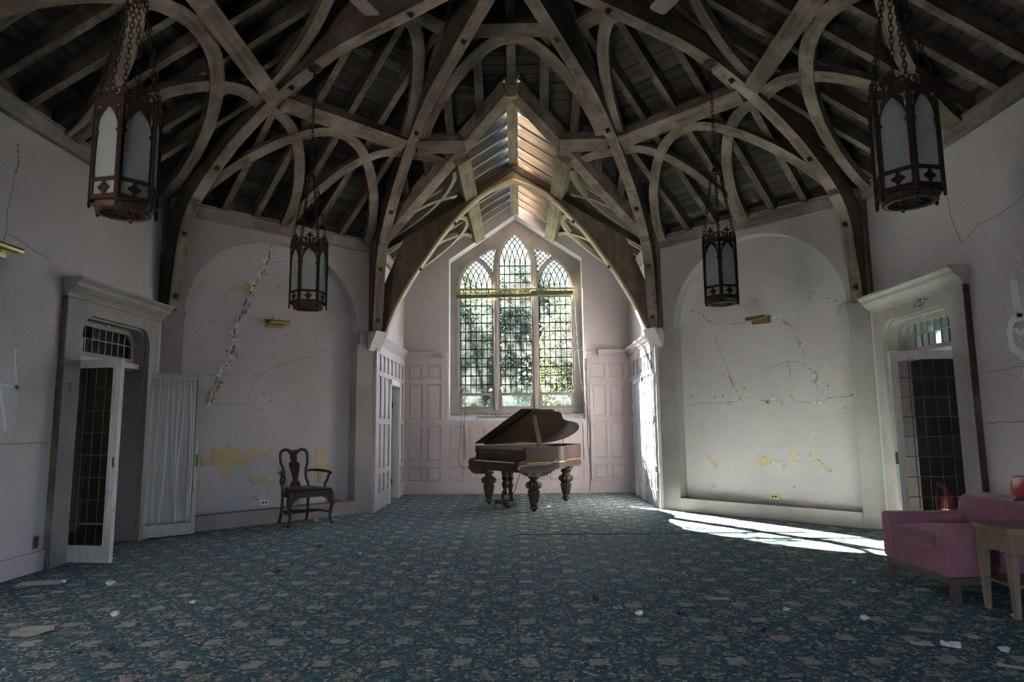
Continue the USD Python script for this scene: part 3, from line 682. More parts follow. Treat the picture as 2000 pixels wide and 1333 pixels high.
# ---------------------------------------------------------------- arched ribs
RIB = [(4.775, 2.80), (4.752, 3.10), (4.705, 3.45), (4.655, 3.78), (4.50, 4.11), (4.30, 4.34), (4.10, 4.52), (3.86, 4.715), (3.65, 4.85), (3.18, 5.12), (2.72, 5.325), (2.25, 5.48), (1.88, 5.55), (1.10, 5.655), (.55, 5.73), (.06, 5.78)]
from scipy.interpolate import PchipInterpolator, make_interp_spline
_rz = np.array(RIB); _L = np.concatenate([[0], np.cumsum(np.hypot(*np.diff(_rz, axis=0).T))])
_sp = make_interp_spline(_L, _rz, k=3)
_ts = np.linspace(0, _L[-1], 40)
RC = _sp(_ts); RC[:, 1] = np.maximum.accumulate(RC[:, 1])
def rib(name, cxy, axy, label, sc=1.0, w=.155):
    path = thing(name, label, 'timber rib', kind='structure')
    c, a = np.array(cxy, float), np.array(axy, float); d = (c-a)/np.linalg.norm(c-a)
    T = np.gradient(RC, axis=0); T /= np.linalg.norm(T, axis=1)[:, None]; N = np.stack([T[:, 1], -T[:, 0]], 1)   # outwards (r, z)
    N[N[:, 1] < 0] *= 1
    N = np.where((N[:, :1]*1+N[:, 1:]*0) > -9, N, N)
    N = np.stack([np.abs(T[:, 1]), np.abs(T[:, 0])], 1)
    dep = .25
    def to3(rz): return np.stack([a[0]+d[0]*rz[:, 0]*sc, a[1]+d[1]*rz[:, 0]*sc, rz[:, 1]], 1)
    P = to3(RC+N*dep/2); up = np.stack([d[0]*N[:, 0], d[1]*N[:, 0], N[:, 1]], 1); up /= np.linalg.norm(up, axis=1)[:, None]
    sdv = np.array([-d[1], d[0], 0])
    k = 14
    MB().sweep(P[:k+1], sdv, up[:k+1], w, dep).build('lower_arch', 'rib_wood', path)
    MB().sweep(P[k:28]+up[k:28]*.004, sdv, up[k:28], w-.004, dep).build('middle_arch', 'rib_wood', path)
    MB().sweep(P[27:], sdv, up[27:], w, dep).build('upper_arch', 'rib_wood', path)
    # dark web behind the face, the wall post and a block between them
    b = MB()
    for i in range(6, 39):
        hh = [1-RC[j, 0]/5.0 for j in (i, i+1)]
        top = [ZP+KD*max(0, x)-.12 for x in hh]
        lo = [RC[j]+N[j]*(dep-.01) for j in (i, i+1)]
        if top[0] <= lo[0][1] or top[1] <= lo[1][1] or i < 13: continue
        q = np.array([lo[0], lo[1], (lo[1][0], top[1]), (lo[0][0], top[0])]); q = to3(q)
        b.hexa(q-sdv*.045, q+sdv*.045)
    if b.v: b.build('web', 'dark_beam', path)
    post = to3(np.array([(4.935, 2.80), (4.935, 4.42)])); MB().sweep(post, sdv, [d[0], d[1], 0], .20, .11).build('wall_post', 'dark_beam', path)
    blk = to3(np.array([(4.45, 4.17), (4.98, 4.17)])); MB().sweep(blk, sdv, [0, 0, 1], .13, .13).build('block', 'plate_wood', path)
    for r in (4.762, 4.66, 4.12, 2.86, 1.12):
        i = int(np.argmin(np.abs(RC[:, 0]-r))); p = to3(RC[i:i+1])[0]; u = up[i]; t = np.cross(u, sdv)
        b = MB(); M = frame(p-u*.004, sdv, t, np.cross(sdv, t))
        b.tm(trimesh.creation.box((.062, .062, .008)), M); b.tm(trimesh.creation.cylinder(.024, .03, sections=6), frame(p-u*.014, sdv, t)); b.tm(trimesh.creation.cylinder(.011, .05, sections=8), frame(p-u*.024, sdv, t))
        b.build('bolt', 'iron', path)
    return path
rib('arched_rib', AL, (0, YC), 'bolted curved timber rib rising from the left pier beside the leaded door')
rib('arched_rib', AR, (0, YC), 'bolted curved timber rib rising from the right pier beside the leaded door')
rib('arched_rib', BL, (0, YC), 'bolted curved timber rib springing from the left edge of the window recess')
rib('arched_rib', BR, (0, YC), 'bolted curved timber rib springing from the right edge of the window recess')
for s in (-1, 1):
    rib('arched_rib', (s*XW, YT), (0, YT), f'curved timber rib of the nearer roof truss on the {"left" if s < 0 else "right"}', XW/5.0)
# chancel arch truss: a spandrel board pierced by the pointed arch
tr = thing('chancel_arch', 'wide timber arch framing the opening of the window recess', 'timber arch', kind='structure')
AP = [(2.10, 2.78), (2.03, 2.95), (1.92, 3.22), (1.785, 3.47), (1.60, 3.79), (1.415, 4.06), (1.23, 4.33), (1.04, 4.57), (.83, 4.80), (.62, 5.0), (.42, 5.14), (.2, 5.25), (0, 5.325)]
ap = np.array(AP); L = np.concatenate([[0], np.cumsum(np.hypot(*np.diff(ap, axis=0).T))]); AC = make_interp_spline(L, ap, k=3)(np.linspace(0, L[-1], 26)); AC[-1, 0] = 0
def zr(x): return ZP+.6469*(XB-abs(x))-.01
inner = [(-x, z) for x, z in AC]+[(x, z) for x, z in AC[::-1]]
for s in (-1, 1):
    P = Polygon([(s*x, z) for x, z in AC]+[(0, zr(0)), (s*1.70, zr(1.70)), (s*2.235, 3.30), (s*2.235, 2.78)])
    gap = Polygon([(s*2.235, 4.30), (s*1.74, 4.60), (s*1.80, 4.30), (s*2.10, 3.86), (s*2.235, 3.70)]).buffer(0)
    P = P.union(Polygon([(s*2.235, zr(2.235)), (s*1.6, zr(1.6)), (s*1.6, zr(1.6)-.17), (s*2.235, zr(2.235)-.17)]))
    MB().poly(P, frame((0, 10.50, 0), (1, 0, 0), (0, 0, 1), (0, 1, 0)), .10).build('spandrel', 'dark_arch', tr)
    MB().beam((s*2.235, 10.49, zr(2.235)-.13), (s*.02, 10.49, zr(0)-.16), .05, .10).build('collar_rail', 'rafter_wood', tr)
    b = MB(); pts = np.array([(s*x, 10.55, z) for x, z in AC]); T = np.gradient(pts, axis=0); T /= np.linalg.norm(T, axis=1)[:, None]
    b.sweep(pts, (0, 1, 0), np.cross(T, (0, 1, 0))*s, .16, .035); b.build('arch_soffit', 'arch_pale', tr)
    for i in (9, 16):
        p = pts[i]; b = MB(); b.tm(trimesh.creation.icosphere(1, .032), frame(p+np.array([-s*.01, -.02, -.02]), (1, 0, 0), (0, 1, 0))); b.build('bolt', 'iron', tr)

# ---------------------------------------------------------------- the big window
win = thing('window_1', kind='structure')
YW = 13.36
MW = frame((0, YW, 0), (1, 0, 0), (0, 0, 1), (0, 1, 0))
def lancet(xc, hw, z0, zs, za, k=14):
    """light with a pointed head: springing zs, apex za"""
    H = za-zs; R = (hw*hw+H*H)/(2*hw)
    pts = [(xc-hw, z0), (xc+hw, z0), (xc+hw, zs)]
    a1 = math.asin(H/R)
    pts += [(xc+hw-R+R*math.cos(a), zs+R*math.sin(a)) for a in np.linspace(0, a1, k)[1:]]
    pts += [(xc-hw+R-R*math.cos(a), zs+R*math.sin(a)) for a in np.linspace(a1, 0, k)[1:]]
    return Polygon(pts)
LIGHTS = [(-.815, .335, 1.66, 4.11, 4.70), (-.010, .325, 1.66, 4.58, 5.255), (.800, .335, 1.66, 4.11, 4.70)]
frameP = Polygon([(-1.34, 1.52), (1.34, 1.52), (1.34, 4.66), (0, 5.58), (-1.34, 4.66)])
lights = [lancet(*l) for l in LIGHTS]
def tri(s):
    return Polygon([(s*.455-.01, 4.40), (s*.42-.01, 4.78), (s*.385-.01, 4.95), (s*.60, 4.88), (s*.76, 4.775), (s*.66, 4.70), (s*.54, 4.56)]).buffer(-.004)
spand = [tri(-1), tri(1)]
MB().poly(frameP.difference(unary_union(lights+spand)), MW, .10).build('window_frame', 'casing_paint', win)
b = MB()                         # hood mouldings round each light
for l, P in zip(LIGHTS, lights):
    b.poly(P.buffer(.052, join_style=2).difference(P.buffer(.022, join_style=2)).intersection(sbox(-2, 2.0, 2, 6)), MW@frame((0, 0, -.03), (1, 0, 0), (0, 1, 0)), .04)
b.build('moulding', 'casing_paint', win)
for x in (-.412, .395):          # mullions stand proud
    b = MB(); b.tm(rbox(x-.035, x+.035, YW-.075, YW+.02, 1.60, 4.42, .012)); b.build('mullion', 'casing_paint', win)
# leaded panes, each its own slip of glass
GY = YW+.045
def pane(P, tilt=.010):
    g = rng.choices(['glass_clear', 'glass_hazy', 'glass_milky'], [.50, .36, .14])[0]
    if P.is_empty or P.area < 4e-4: return
    P = P.buffer(-.0035)
    if P.is_empty: return
    P = max(getattr(P, 'geoms', [P]), key=lambda q: q.area)
    c = P.centroid; ax, az = rng.uniform(-tilt, tilt), rng.uniform(-tilt, tilt)
    q = np.array(P.exterior.coords)[:-1]
    m = trimesh.creation.triangulate_polygon(P, engine='earcut')
    v = np.array([(x, GY+ax*(x-c.x)+az*(z-c.y), z) for x, z in m[0]])
    MB().add(v, m[1]).build('pane', g, win)
cames = MB()
def came(pts, w=.0085):
    p = np.array([(x, GY-.004, z) for x, z in pts]); T = np.gradient(p, axis=0); T /= np.linalg.norm(T, axis=1)[:, None]+1e-9
    cames.sweep(p, np.cross(T, (0, 1, 0)), (0, 1, 0), 2*w, .003, cap=False)
def inside(pts, P):
    L = LineString(pts).intersection(P)
    return [np.array(g.coords) for g in getattr(L, 'geoms', [L]) if g.length > .01 and g.geom_type == 'LineString'] if not L.is_empty else []
for li, ((xc, hw, z0, zs, za), P) in enumerate(zip(LIGHTS, lights)):
    ncol = 6; cw = 2*hw/ncol; rh = .178
    zb = 1.945
    rows = np.arange(zb, zs+.01, (zs-zb)/round((zs-zb)/rh))
    for r0, r1 in zip(rows[:-1], rows[1:]):
        for c in range(ncol):
            cell = sbox(xc-hw+c*cw, r0, xc-hw+(c+1)*cw, r1)
            if li == 0 and c == 5 and abs((r0+r1)/2-2.66) < .09: continue       # the broken pane
            pane(cell)
    for c in range(ncol+1): came([(xc-hw+c*cw, zb), (xc-hw+c*cw, zs)])
    for z in rows: came([(xc-hw, z), (xc+hw, z)], .0105)
    # interlaced head: arcs springing from every column line, the same curve as the light's own head
    H = za-zs; R = (hw*hw+H*H)/(2*hw); a1 = math.asin(H/R)
    head = P.intersection(sbox(-3, zs, 3, 6)); lines = []
    for c in range(1, ncol):
        x = xc-hw+c*cw
        for s in (-1, 1):
            pts = [(x+s*(R-R*math.cos(a)), zs+R*math.sin(a)) for a in np.linspace(0, a1*1.3, 18)]
            for g in inside(pts, head): came(g); lines.append(LineString(g))
    from shapely.ops import polygonize
    u = unary_union(lines+[LineString(head.exterior.coords)])
    for g in polygonize(u): pane(g, .02)
    came(list(P.exterior.coords), .011)
    # opening hopper at the foot
    fw = MB(); fw.poly(sbox(xc-hw-.01, 1.64, xc+hw+.01, 1.955).difference(sbox(xc-hw+.045, 1.69, xc+hw-.045, 1.905)), MW@frame((0, 0, -.02), (1, 0, 0), (0, 1, 0)), .075); hp = fw.build('hopper_frame', 'lead_wood', win)
    for k in range(3):
        z = 1.69+k*.0717; b = MB(); b.box(xc-hw+.045, xc+hw-.045, GY+.02+.004*k, GY+.024+.004*k, z+.002, z+.070); b.build('louvre_pane', 'glass_hazy', win)
for P in spand:
    x0, z0, x1, z1 = P.bounds; L = []
    for k in range(-6, 12):
        for s in (-1, 1):
            for g in inside([(x0-1+k*.11, z0-.6 if s > 0 else z1+.6), (x0+1+k*.11, z0+1.4 if s > 0 else z1-1.4)], P): came(g); L.append(LineString(g))
    for g in polygonize(unary_union(L+[LineString(P.exterior.coords)])): pane(g)
    came(list(P.exterior.coords), .010)
cames.build('lead_cames', 'lead', win)
# sloping sill with its grille
b = MB(); q = [(-1.335, 13.0, 1.375), (1.335, 13.0, 1.375), (1.335, 13.0, 1.412), (-1.335, 13.0, 1.412)]
b.hexa(q, [(-1.335, 13.40, 1.52), (1.335, 13.40, 1.52), (1.335, 13.40, 1.555), (-1.335, 13.40, 1.555)]); b.build('sill', 'sill_paint', win)
b = MB()
for k in range(30):
    x = -.80+k*.030; b.hexa([(x, 13.10, 1.450), (x+.014, 13.10, 1.450), (x+.014, 13.10, 1.4535), (x, 13.10, 1.4535)], [(x, 13.21, 1.4895), (x+.014, 13.21, 1.4895), (x+.014, 13.21, 1.493), (x, 13.21, 1.493)])
b.build('grille_slots', 'hole_dark', win)
# debris on the sill
b = MB()
for k in range(150):
    x = rng.uniform(-1.3, 1.3); y = 13.36-abs(rng.gauss(0, .05)); z = 1.412+(y-13.0)*.3575+.004
    s = rng.uniform(.006, .022); a = rng.random()*6; b.hexa([(x+s*math.cos(a+i*1.57), y+s*.7*math.sin(a+i*1.57), z) for i in range(4)], [(x+.6*s*math.cos(a+i*1.57+.3), y+.4*s*math.sin(a+i*1.57), z+.006+s*.3) for i in range(4)])
b.build('sill_debris', 'cardboard', label='scatter of dead leaves and flaked paint along the back of the window sill', kind='stuff', cat='debris')
# rolled bamboo blind hanging askew
bl = thing('bamboo_blind', 'sagging green bamboo roll blind drawn up across the middle of the big window', 'blind')
b = MB(); b.tm(rbox(-1.215, 1.175, 13.215, 13.24, 4.035, 4.075, .004)); b.build('head_rail', 'bamboo_tan', bl)
for k in range(9):
    zl = 4.01-k*.0155; zr = 4.005-k*.0075
    pts = [(-1.205+2.37*t, 13.225-.012*(k % 2), zl+(zr-zl)*(t**.7)-.012*math.sin(t*3.14)) for t in np.linspace(0, 1, 9)]
    MB().tube(pts, .0058 if k < 5 else .009, 6).build('slat', 'blind_green' if k > 4 else 'bamboo', bl)
pts = [(-1.215+2.38*t, 13.228, 3.880+.055*t**.8-.008*math.sin(t*3.1)) for t in np.linspace(0, 1, 9)]
MB().sweep(pts, (0, 1, 0), (0, 0, 1), .02, .035).build('bottom_rail', 'bamboo_tan', bl)
b = MB(); b.tm(rbox(.30, 1.165, 13.20, 13.25, 3.945, 4.02, .02)); b.build('roll', 'blind_green', bl)
for x in (-1.06, -.55, -.02, .46, .99):
    b = MB(); b.box(x-.012, x+.012, 13.200, 13.212, 3.89+.02*(x+1.2), 4.06); b.build('strap', 'bamboo_tan', bl)
for x, z1 in ((-1.02, 1.2), (1.215, .5), (1.315, .35)):
    pass

# ---------------------------------------------------------------- leaded double doors in the side walls
PROFC = [(0, .03, .02, .025), (.03, .055, .03, .045), (.055, .105, .05, .10), (.105, .135, .105, .115), (.135, .165, .115, .155), (.165, .19, .16, .16)]
def leaf_door(path, M, w, h, rows, cols, stile=.075, top=.075, bot=.17, th=.045, gl='glass_dark', lead='lead_door', drape=False):
    """local x across (0 = hinge), y up, z through the thickness"""
    P = sbox(0, .012, w, h).difference(sbox(stile, bot, w-stile, h-top))
    MB().poly(P, M, th).build('leaf_frame', 'door_paint', path)
    b = MB(); P2 = sbox(stile-.014, bot-.014, w-stile+.014, h-top+.014).difference(sbox(stile+.008, bot+.008, w-stile-.008, h-top-.008))
    b.poly(P2, M@frame((0, 0, -.007), (1, 0, 0), (0, 1, 0)), th+.014); b.build('bead', 'door_paint', path)
    gw, gh = (w-2*stile)/cols, (h-top-bot)/rows
    for i in range(cols):
        for j in range(rows):
            t = rng.uniform(-.003, .003)
            b = MB(); x0, y0 = stile+i*gw+.003, bot+j*gh+.003; x1, y1 = x0+gw-.006, y0+gh-.006
            v = np.array([(x0, y0, th/2+t), (x1, y0, th/2-t), (x1, y1, th/2-t), (x0, y1, th/2+t)]); v = v@M[:3, :3].T+M[:3, 3]
            b.add(v, [[0, 1, 2, 3]]); b.build('pane', gl, path)
    b = MB()
    for i in range(1, cols): b.tube(np.array([(stile+i*gw, bot, th/2), (stile+i*gw, h-top, th/2)])@M[:3, :3].T+M[:3, 3], .0045, 5)
    for j in range(1, rows): b.tube(np.array([(stile, bot+j*gh, th/2), (w-stile, bot+j*gh, th/2)])@M[:3, :3].T+M[:3, 3], .0055, 5)
    b.build('lead_cames', lead, path)
plain('lead_door', (.060, .062, .064), .6, .2)
for sd, nm, k in ((-1, 'left', 1), (1, 'right', 2)):
    d = thing(f'door_{k}', kind='structure')
    Mw = frame((sd*XW, 0, 0), (0, 1, 0), (0, 0, 1), (sd, 0, 0))     # local x = y, y = z, z = outwards
    cas = sbox(6.41, 0, 8.115, 2.665).difference(arch_door(DY0, DY1, DZ))
    MB().poly(cas, Mw@frame((0, 0, -.046), (1, 0, 0), (0, 1, 0)), .05).build('casing', 'casing_paint', d)
    b = MB(); b.poly(sbox(6.405, 0, 6.425, 2.65), Mw@frame((0, 0, -.055), (1, 0, 0), (0, 1, 0)), .06); b.build('edge_strip', 'rafter_wood', d)
    b = moulding(MB(), (sd*XW, 6.385, 0), (sd*XW, 8.14, 0), (-sd, 0, 0), 2.63, [(a, c, e+.046, g+.046) for a, c, e, g in PROFC]); b.build('cornice', 'casing_paint', d)
    # lining of the opening, transom bar and transom light
    ring = arch_door(DY0-.0, DY1+.0, DZ).difference(arch_door(DY0+.02, DY1-.02, DZ-.02))
    MB().poly(ring, Mw@frame((0, 0, .004), (1, 0, 0), (0, 1, 0)), .242).build('lining', 'casing_paint', d)
    fr = arch_door(DY0+.02, DY1-.02, DZ-.02).intersection(sbox(0, 2.00, 9, 9))
    op = arch_door(DY0+.085, DY1-.085, DZ-.075, .13, .17).intersection(sbox(0, 2.135, 9, 9))
    MB().poly(fr.difference(op), Mw@frame((0, 0, .12), (1, 0, 0), (0, 1, 0)), .06).build('transom_frame', 'casing_paint', d)
    b = MB(); b.poly(sbox(DY0, 2.015, DY1, 2.075), Mw@frame((0, 0, .06), (1, 0, 0), (0, 1, 0)), .13); b.build('transom_bar', 'door_paint', d)
    x0, x1 = DY0+.085, DY1-.085; cw = (x1-x0)/9.0; bm = MB()
    for i in range(10):
        a = x0+i*cw
        if i and i < 9: bm.tube(np.array([(a, 2.13, .145), (a, 2.42, .145)])@Mw[:3, :3].T+Mw[:3, 3], .0065, 5)
        for z0, z1 in ((2.135, 2.285), (2.285, 2.43)):
            P = sbox(a, z0, a+cw, z1).intersection(op)
            if P.is_empty or P.geom_type != 'Polygon' or i == 9: continue
            m = trimesh.creation.triangulate_polygon(P.buffer(-.003), engine='earcut'); t = rng.uniform(-.06, .06)
            v = np.array([(p[0], p[1], .15+t*(p[0]-a-cw/2)) for p in m[0]])@Mw[:3, :3].T+Mw[:3, 3]
            MB().add(v, m[1]).build('pane', 'glass_dark', d)
    bm.tube(np.array([(x0, 2.285, .145), (x1, 2.285, .145)])@Mw[:3, :3].T+Mw[:3, 3], .008, 5)
    bm.build('lead_cames', 'lead_light', d)
    b = MB(); b.tm(trimesh.creation.box((.04, .03, .02)), Mw@frame((7.33, 2.455, .115), (1, 0, 0), (0, 1, 0))); b.build('catch', 'steel', d)
    b = MB(); b.poly(sbox(DY0, -.004, DY1, .012), Mw@frame((0, 0, -.02), (1, 0, 0), (0, 1, 0)), .3); b.build('threshold', 'brown_door', d)
# the adjoining passages behind the doors
def passage(name, sd, m, depth, opening=None):
    p = thing(name, kind='structure'); b = MB(); x0 = sd*(XW+.25); x1 = sd*(XW+.25+depth)
    a, c = sorted((x0, x1)); t = .08; e = sorted((x1, x1+sd*t))
    b.box(a, c, 5.2-t, 5.2, 0, 2.75); b.box(a, c, 9.4, 9.4+t, 0, 2.75); b.box(a, c, 5.2, 9.4, 2.75, 2.75+t); b.box(e[0], e[1], 5.2-t, 9.4+t, 0, 2.75+t)
    g = sorted((sd*(XW+.25), sd*(XW+.36))); b.box(g[0], g[1], 8.30, 9.48, 0, 2.83)
    b.build('passage_wall', m, p); b = MB(); b.box(a, c, 5.2, 9.4, -.06, -.002); b.build('passage_floor', 'brown_door', p)
    return p
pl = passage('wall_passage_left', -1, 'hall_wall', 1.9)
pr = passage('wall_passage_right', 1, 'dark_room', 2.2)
b = MB(); b.box(-5.75, -5.70, 8.55, 8.80, 0, 2.1); b.box(-5.75, -5.70, 7.75, 7.82, 0, 2.1); b.build('door_jamb', 'door_paint', pl)
b = MB(); b.box(-5.82, -5.76, 7.85, 8.5, 0, 1.0); b.build('brown_panel', 'brown_door', pl)
sc = thing('wall_lamp', 'small glowing wall lamp seen through the gap of the left door', 'lamp', (-5.86, 8.35, 1.86))
b = MB(); b.lathe([(.0, -.06), (.035, -.05), (.05, 0), (.035, .05), (0, .06)], n=12); b.build('globe', 'lamp_glow', sc)
b = MB(); b.tm(trimesh.creation.box((.04, .02, .02)), frame((-.03, 0, -.05), (1, 0, 0), (0, 1, 0))); b.tm(trimesh.creation.box((.015, .09, .09)), frame((-.045, 0, -.05), (1, 0, 0), (0, 1, 0))); b.build('bracket', 'brass_dull', sc)

# open leaves
l1 = thing('door_leaf', 'dark open door leaf with leaded panes standing out from the left wall', 'door')
leaf_door(l1, frame((-4.535, 6.745, 0), (.991, -.134, 0), (0, 0, 1)), .585, 2.01, 8, 4, .072, .075, .165, .05)
b = MB(); b.tm(rbox(.555, .572, .93, 1.03, -.004, .054, .003), frame((-4.535, 6.745, 0), (.991, -.134, 0), (0, 0, 1))); b.build('lock_plate', 'iron', l1)
l2 = thing('door_leaf', 'open door leaf with a white gathered curtain, folded back against the left arched niche', 'door')
d2 = np.array([.7888, .6147, 0]); M2 = frame((-4.515, 7.935, 0), d2, (0, 0, 1))
b = MB(); b.poly(sbox(0, .02, .685, 1.985).difference(sbox(.045, .16, .64, 1.93)), M2@frame((0, 0, -.045), (1, 0, 0), (0, 1, 0)), .045); b.build('leaf_frame', 'door_paint', l2)
b = MB(); b.poly(sbox(.045, .16, .64, 1.93), M2@frame((0, 0, -.032), (1, 0, 0), (0, 1, 0)), .004); b.build('glazing', 'glass_dark', l2)
# gathered curtain
cu = MB(); nx, nz = 150, 26; V = []
fold = [(.06*k+rng.uniform(-.012, .012), rng.uniform(.35, 1.), rng.uniform(.013, .022)) for k in range(1, 12)]
for j in range(nz):
    tz = j/(nz-1); z = .185+1.735*tz
    for i in range(nx):
        x = .055+.575*i/(nx-1); sp = 1-.35*tz
        y = .0035*math.sin(x*210+.6*math.sin(tz*9)+2*math.sin(x*31))*(0.3+.9*max(0, tz-.85)/.15)
        for c, a, w in fold:
            cc = c+.035*(1-tz)*math.sin(c*37)+.012*math.sin(tz*5+c*20); y += .030*a*(.30+.70*(1-tz))*(.25+1.2*(x/.6)**2)*math.exp(-((x-cc)/w)**2)
        V.append((x+.0*sp, z, .004+y))
V = np.array(V)@M2[:3, :3].T+M2[:3, 3]
F = [(j*nx+i, j*nx+i+1, (j+1)*nx+i+1, (j+1)*nx+i) for j in range(nz-1) for i in range(nx-1)]
cu.add(V, F); cu.build('curtain', 'curtain', l2, smooth=True)
for z in (.175, 1.925): MB().tube(np.array([(.045, z, .004), (.64, z, .004)])@M2[:3, :3].T+M2[:3, 3], .005, 6).build('curtain_rod', 'white_plate', l2)
b = MB(); b.tm(rbox(.655, .687, .83, .98, -.040, .003, .002), M2); b.build('lock_plate', 'lock_green', l2)
l3 = thing('door_leaf', 'open door leaf with leaded panes standing out from the right wall behind the pink armchair', 'door')
leaf_door(l3, frame((4.56, 6.70, 0), (-1, -.0, 0), (0, 0, 1), (0, 1, 0)), .755, 2.01, 9, 5, .062, .075, .165, .05)
b = MB(); b.tm(rbox(-.755-.004, -.755+.012, .88, 1.0, .002, .048, .003), frame((4.56, 6.70, 0), (1, 0, 0), (0, 0, 1), (0, 1, 0))); b.build('lock_plate', 'iron', l3)
# plain doors of the chancel
l4 = thing('side_door', 'narrow white door standing ajar in the right side of the window recess', 'door')
Md = frame((XJ+.03, 12.46, 0), (-.075, -.997, 0), (0, 0, 1)); b = MB(); b.poly(sbox(0, .01, .74, 2.03), Md, .04); b.build('leaf', 'door_white', l4)
for z in (.35, 1.75): b = MB(); b.tm(trimesh.creation.cylinder(.009, .09, sections=8), Md@frame((.0, z, -.006), (1, 0, 0), (0, 0, -1))); b.build('hinge', 'brass_dull', l4)
b = MB(); b.lathe([(0, 0), (.022, 0), (.022, .006), (.008, .008), (.008, .035), (.024, .045), (.026, .058), (.015, .068), (0, .07)], Md@frame((.685, 1.0, -.0), (0, 1, 0), (1, 0, 0)), 12); b.build('knob', 'brass', l4)
l5 = thing('side_door', 'brown door ajar inside the left opening of the window recess', 'door')
Md = frame((-XJ-.10, 12.455, 0), (-.93, -.36, 0), (0, 0, 1)); b = MB(); b.poly(sbox(0, .01, .72, 2.03), Md, .04); b.build('leaf', 'brown_door', l5)
for z in (.30, 1.70): b = MB(); b.tm(trimesh.creation.cylinder(.011, .10, sections=8), Md@frame((.0, z, -.008), (1, 0, 0), (0, 0, -1))); b.build('hinge', 'iron', l5)
b = MB(); b.lathe([(0, 0), (.022, 0), (.022, .006), (.008, .008), (.008, .035), (.024, .045), (.026, .058), (.015, .068), (0, .07)], Md@frame((.66, 1.0, -.0), (0, 1, 0), (1, 0, 0)), 12); b.build('knob', 'brass_dull', l5)

# ---------------------------------------------------------------- hanging lanterns
LR = .198
def link_chain(p0, p1, L=.052, w=.013, r=.0032, big=1.0):
    p0, p1 = np.asarray(p0, float), np.asarray(p1, float); D = p1-p0; n = max(1, round(np.linalg.norm(D)/(L*.78))); d = D/np.linalg.norm(D)
    a = np.cross(d, (0.3, .7, .1)); a /= np.linalg.norm(a); c = np.cross(d, a); b = MB()
    step = np.linalg.norm(D)/n
    for k in range(n):
        o = p0+d*step*(k+.5); s = (a, c)[k % 2]
        pts = [o+d*(L/2-w)*(1 if math.sin(t) >= 0 else -1)*1.0+d*w*math.sin(t)+s*w*math.cos(t) for t in np.linspace(0, 2*math.pi, 9)[:-1]+.39]
        b.tube(pts, r, 5, closed=True)
    return b
def face_poly():
    out = sbox(-.099, 0, .099, .655)
    lan = lancet(0, .076, .138, .44, .60, 8)
    for s in (-1, 1): lan = lan.difference(Point(s*.082, .435).buffer(.017, 4))
    rect = sbox(-.078, .030, .078, .112)
    qf = unary_union([Point(0, .052).buffer(.017, 3), Point(0, .090).buffer(.017, 3), Point(-.020, .071).buffer(.016, 3), Point(.020, .071).buffer(.016, 3), Polygon([(-.045, .071), (0, .055), (.045, .071), (0, .087)]), sbox(-.008, .028, .008, .114)])
    holes = [lan, rect.difference(qf)]
    for s in (-1, 1):
        tf = unary_union([Polygon([(s*.070, .50), (s*.082, .53), (s*.076, .585), (s*.066, .585)]), Polygon([(s*.072, .575), (s*.048, .600), (s*.040, .612), (s*.064, .605), (s*.085, .615), (s*.083, .60)])])
        holes.append(tf)
    P = out.difference(unary_union(holes))
    cr = []
    for s in (-1, 1):
        cr.append(Point(s*.060, .688).buffer(.030, 5).difference(Point(s*.060, .688).buffer(.019, 5)))
        cr.append(Point(s*.050, .692).buffer(.010, 4)); cr.append(Polygon([(s*.030, .650), (s*.018, .70), (s*.040, .72), (s*.046, .706), (s*.034, .69), (s*.044, .655)]))
        cr.append(Point(s*.022, .735).buffer(.013, 4)); cr.append(Point(s*.085, .668).buffer(.011, 3))
    cr += [Polygon([(-.02, .65), (.02, .65), (.008, .72), (.018, .745), (0, .775), (-.018, .745), (-.008, .72)]), Point(0, .765).buffer(.011, 4)]
    return P.union(unary_union(cr)).buffer(0)
FP = face_poly()
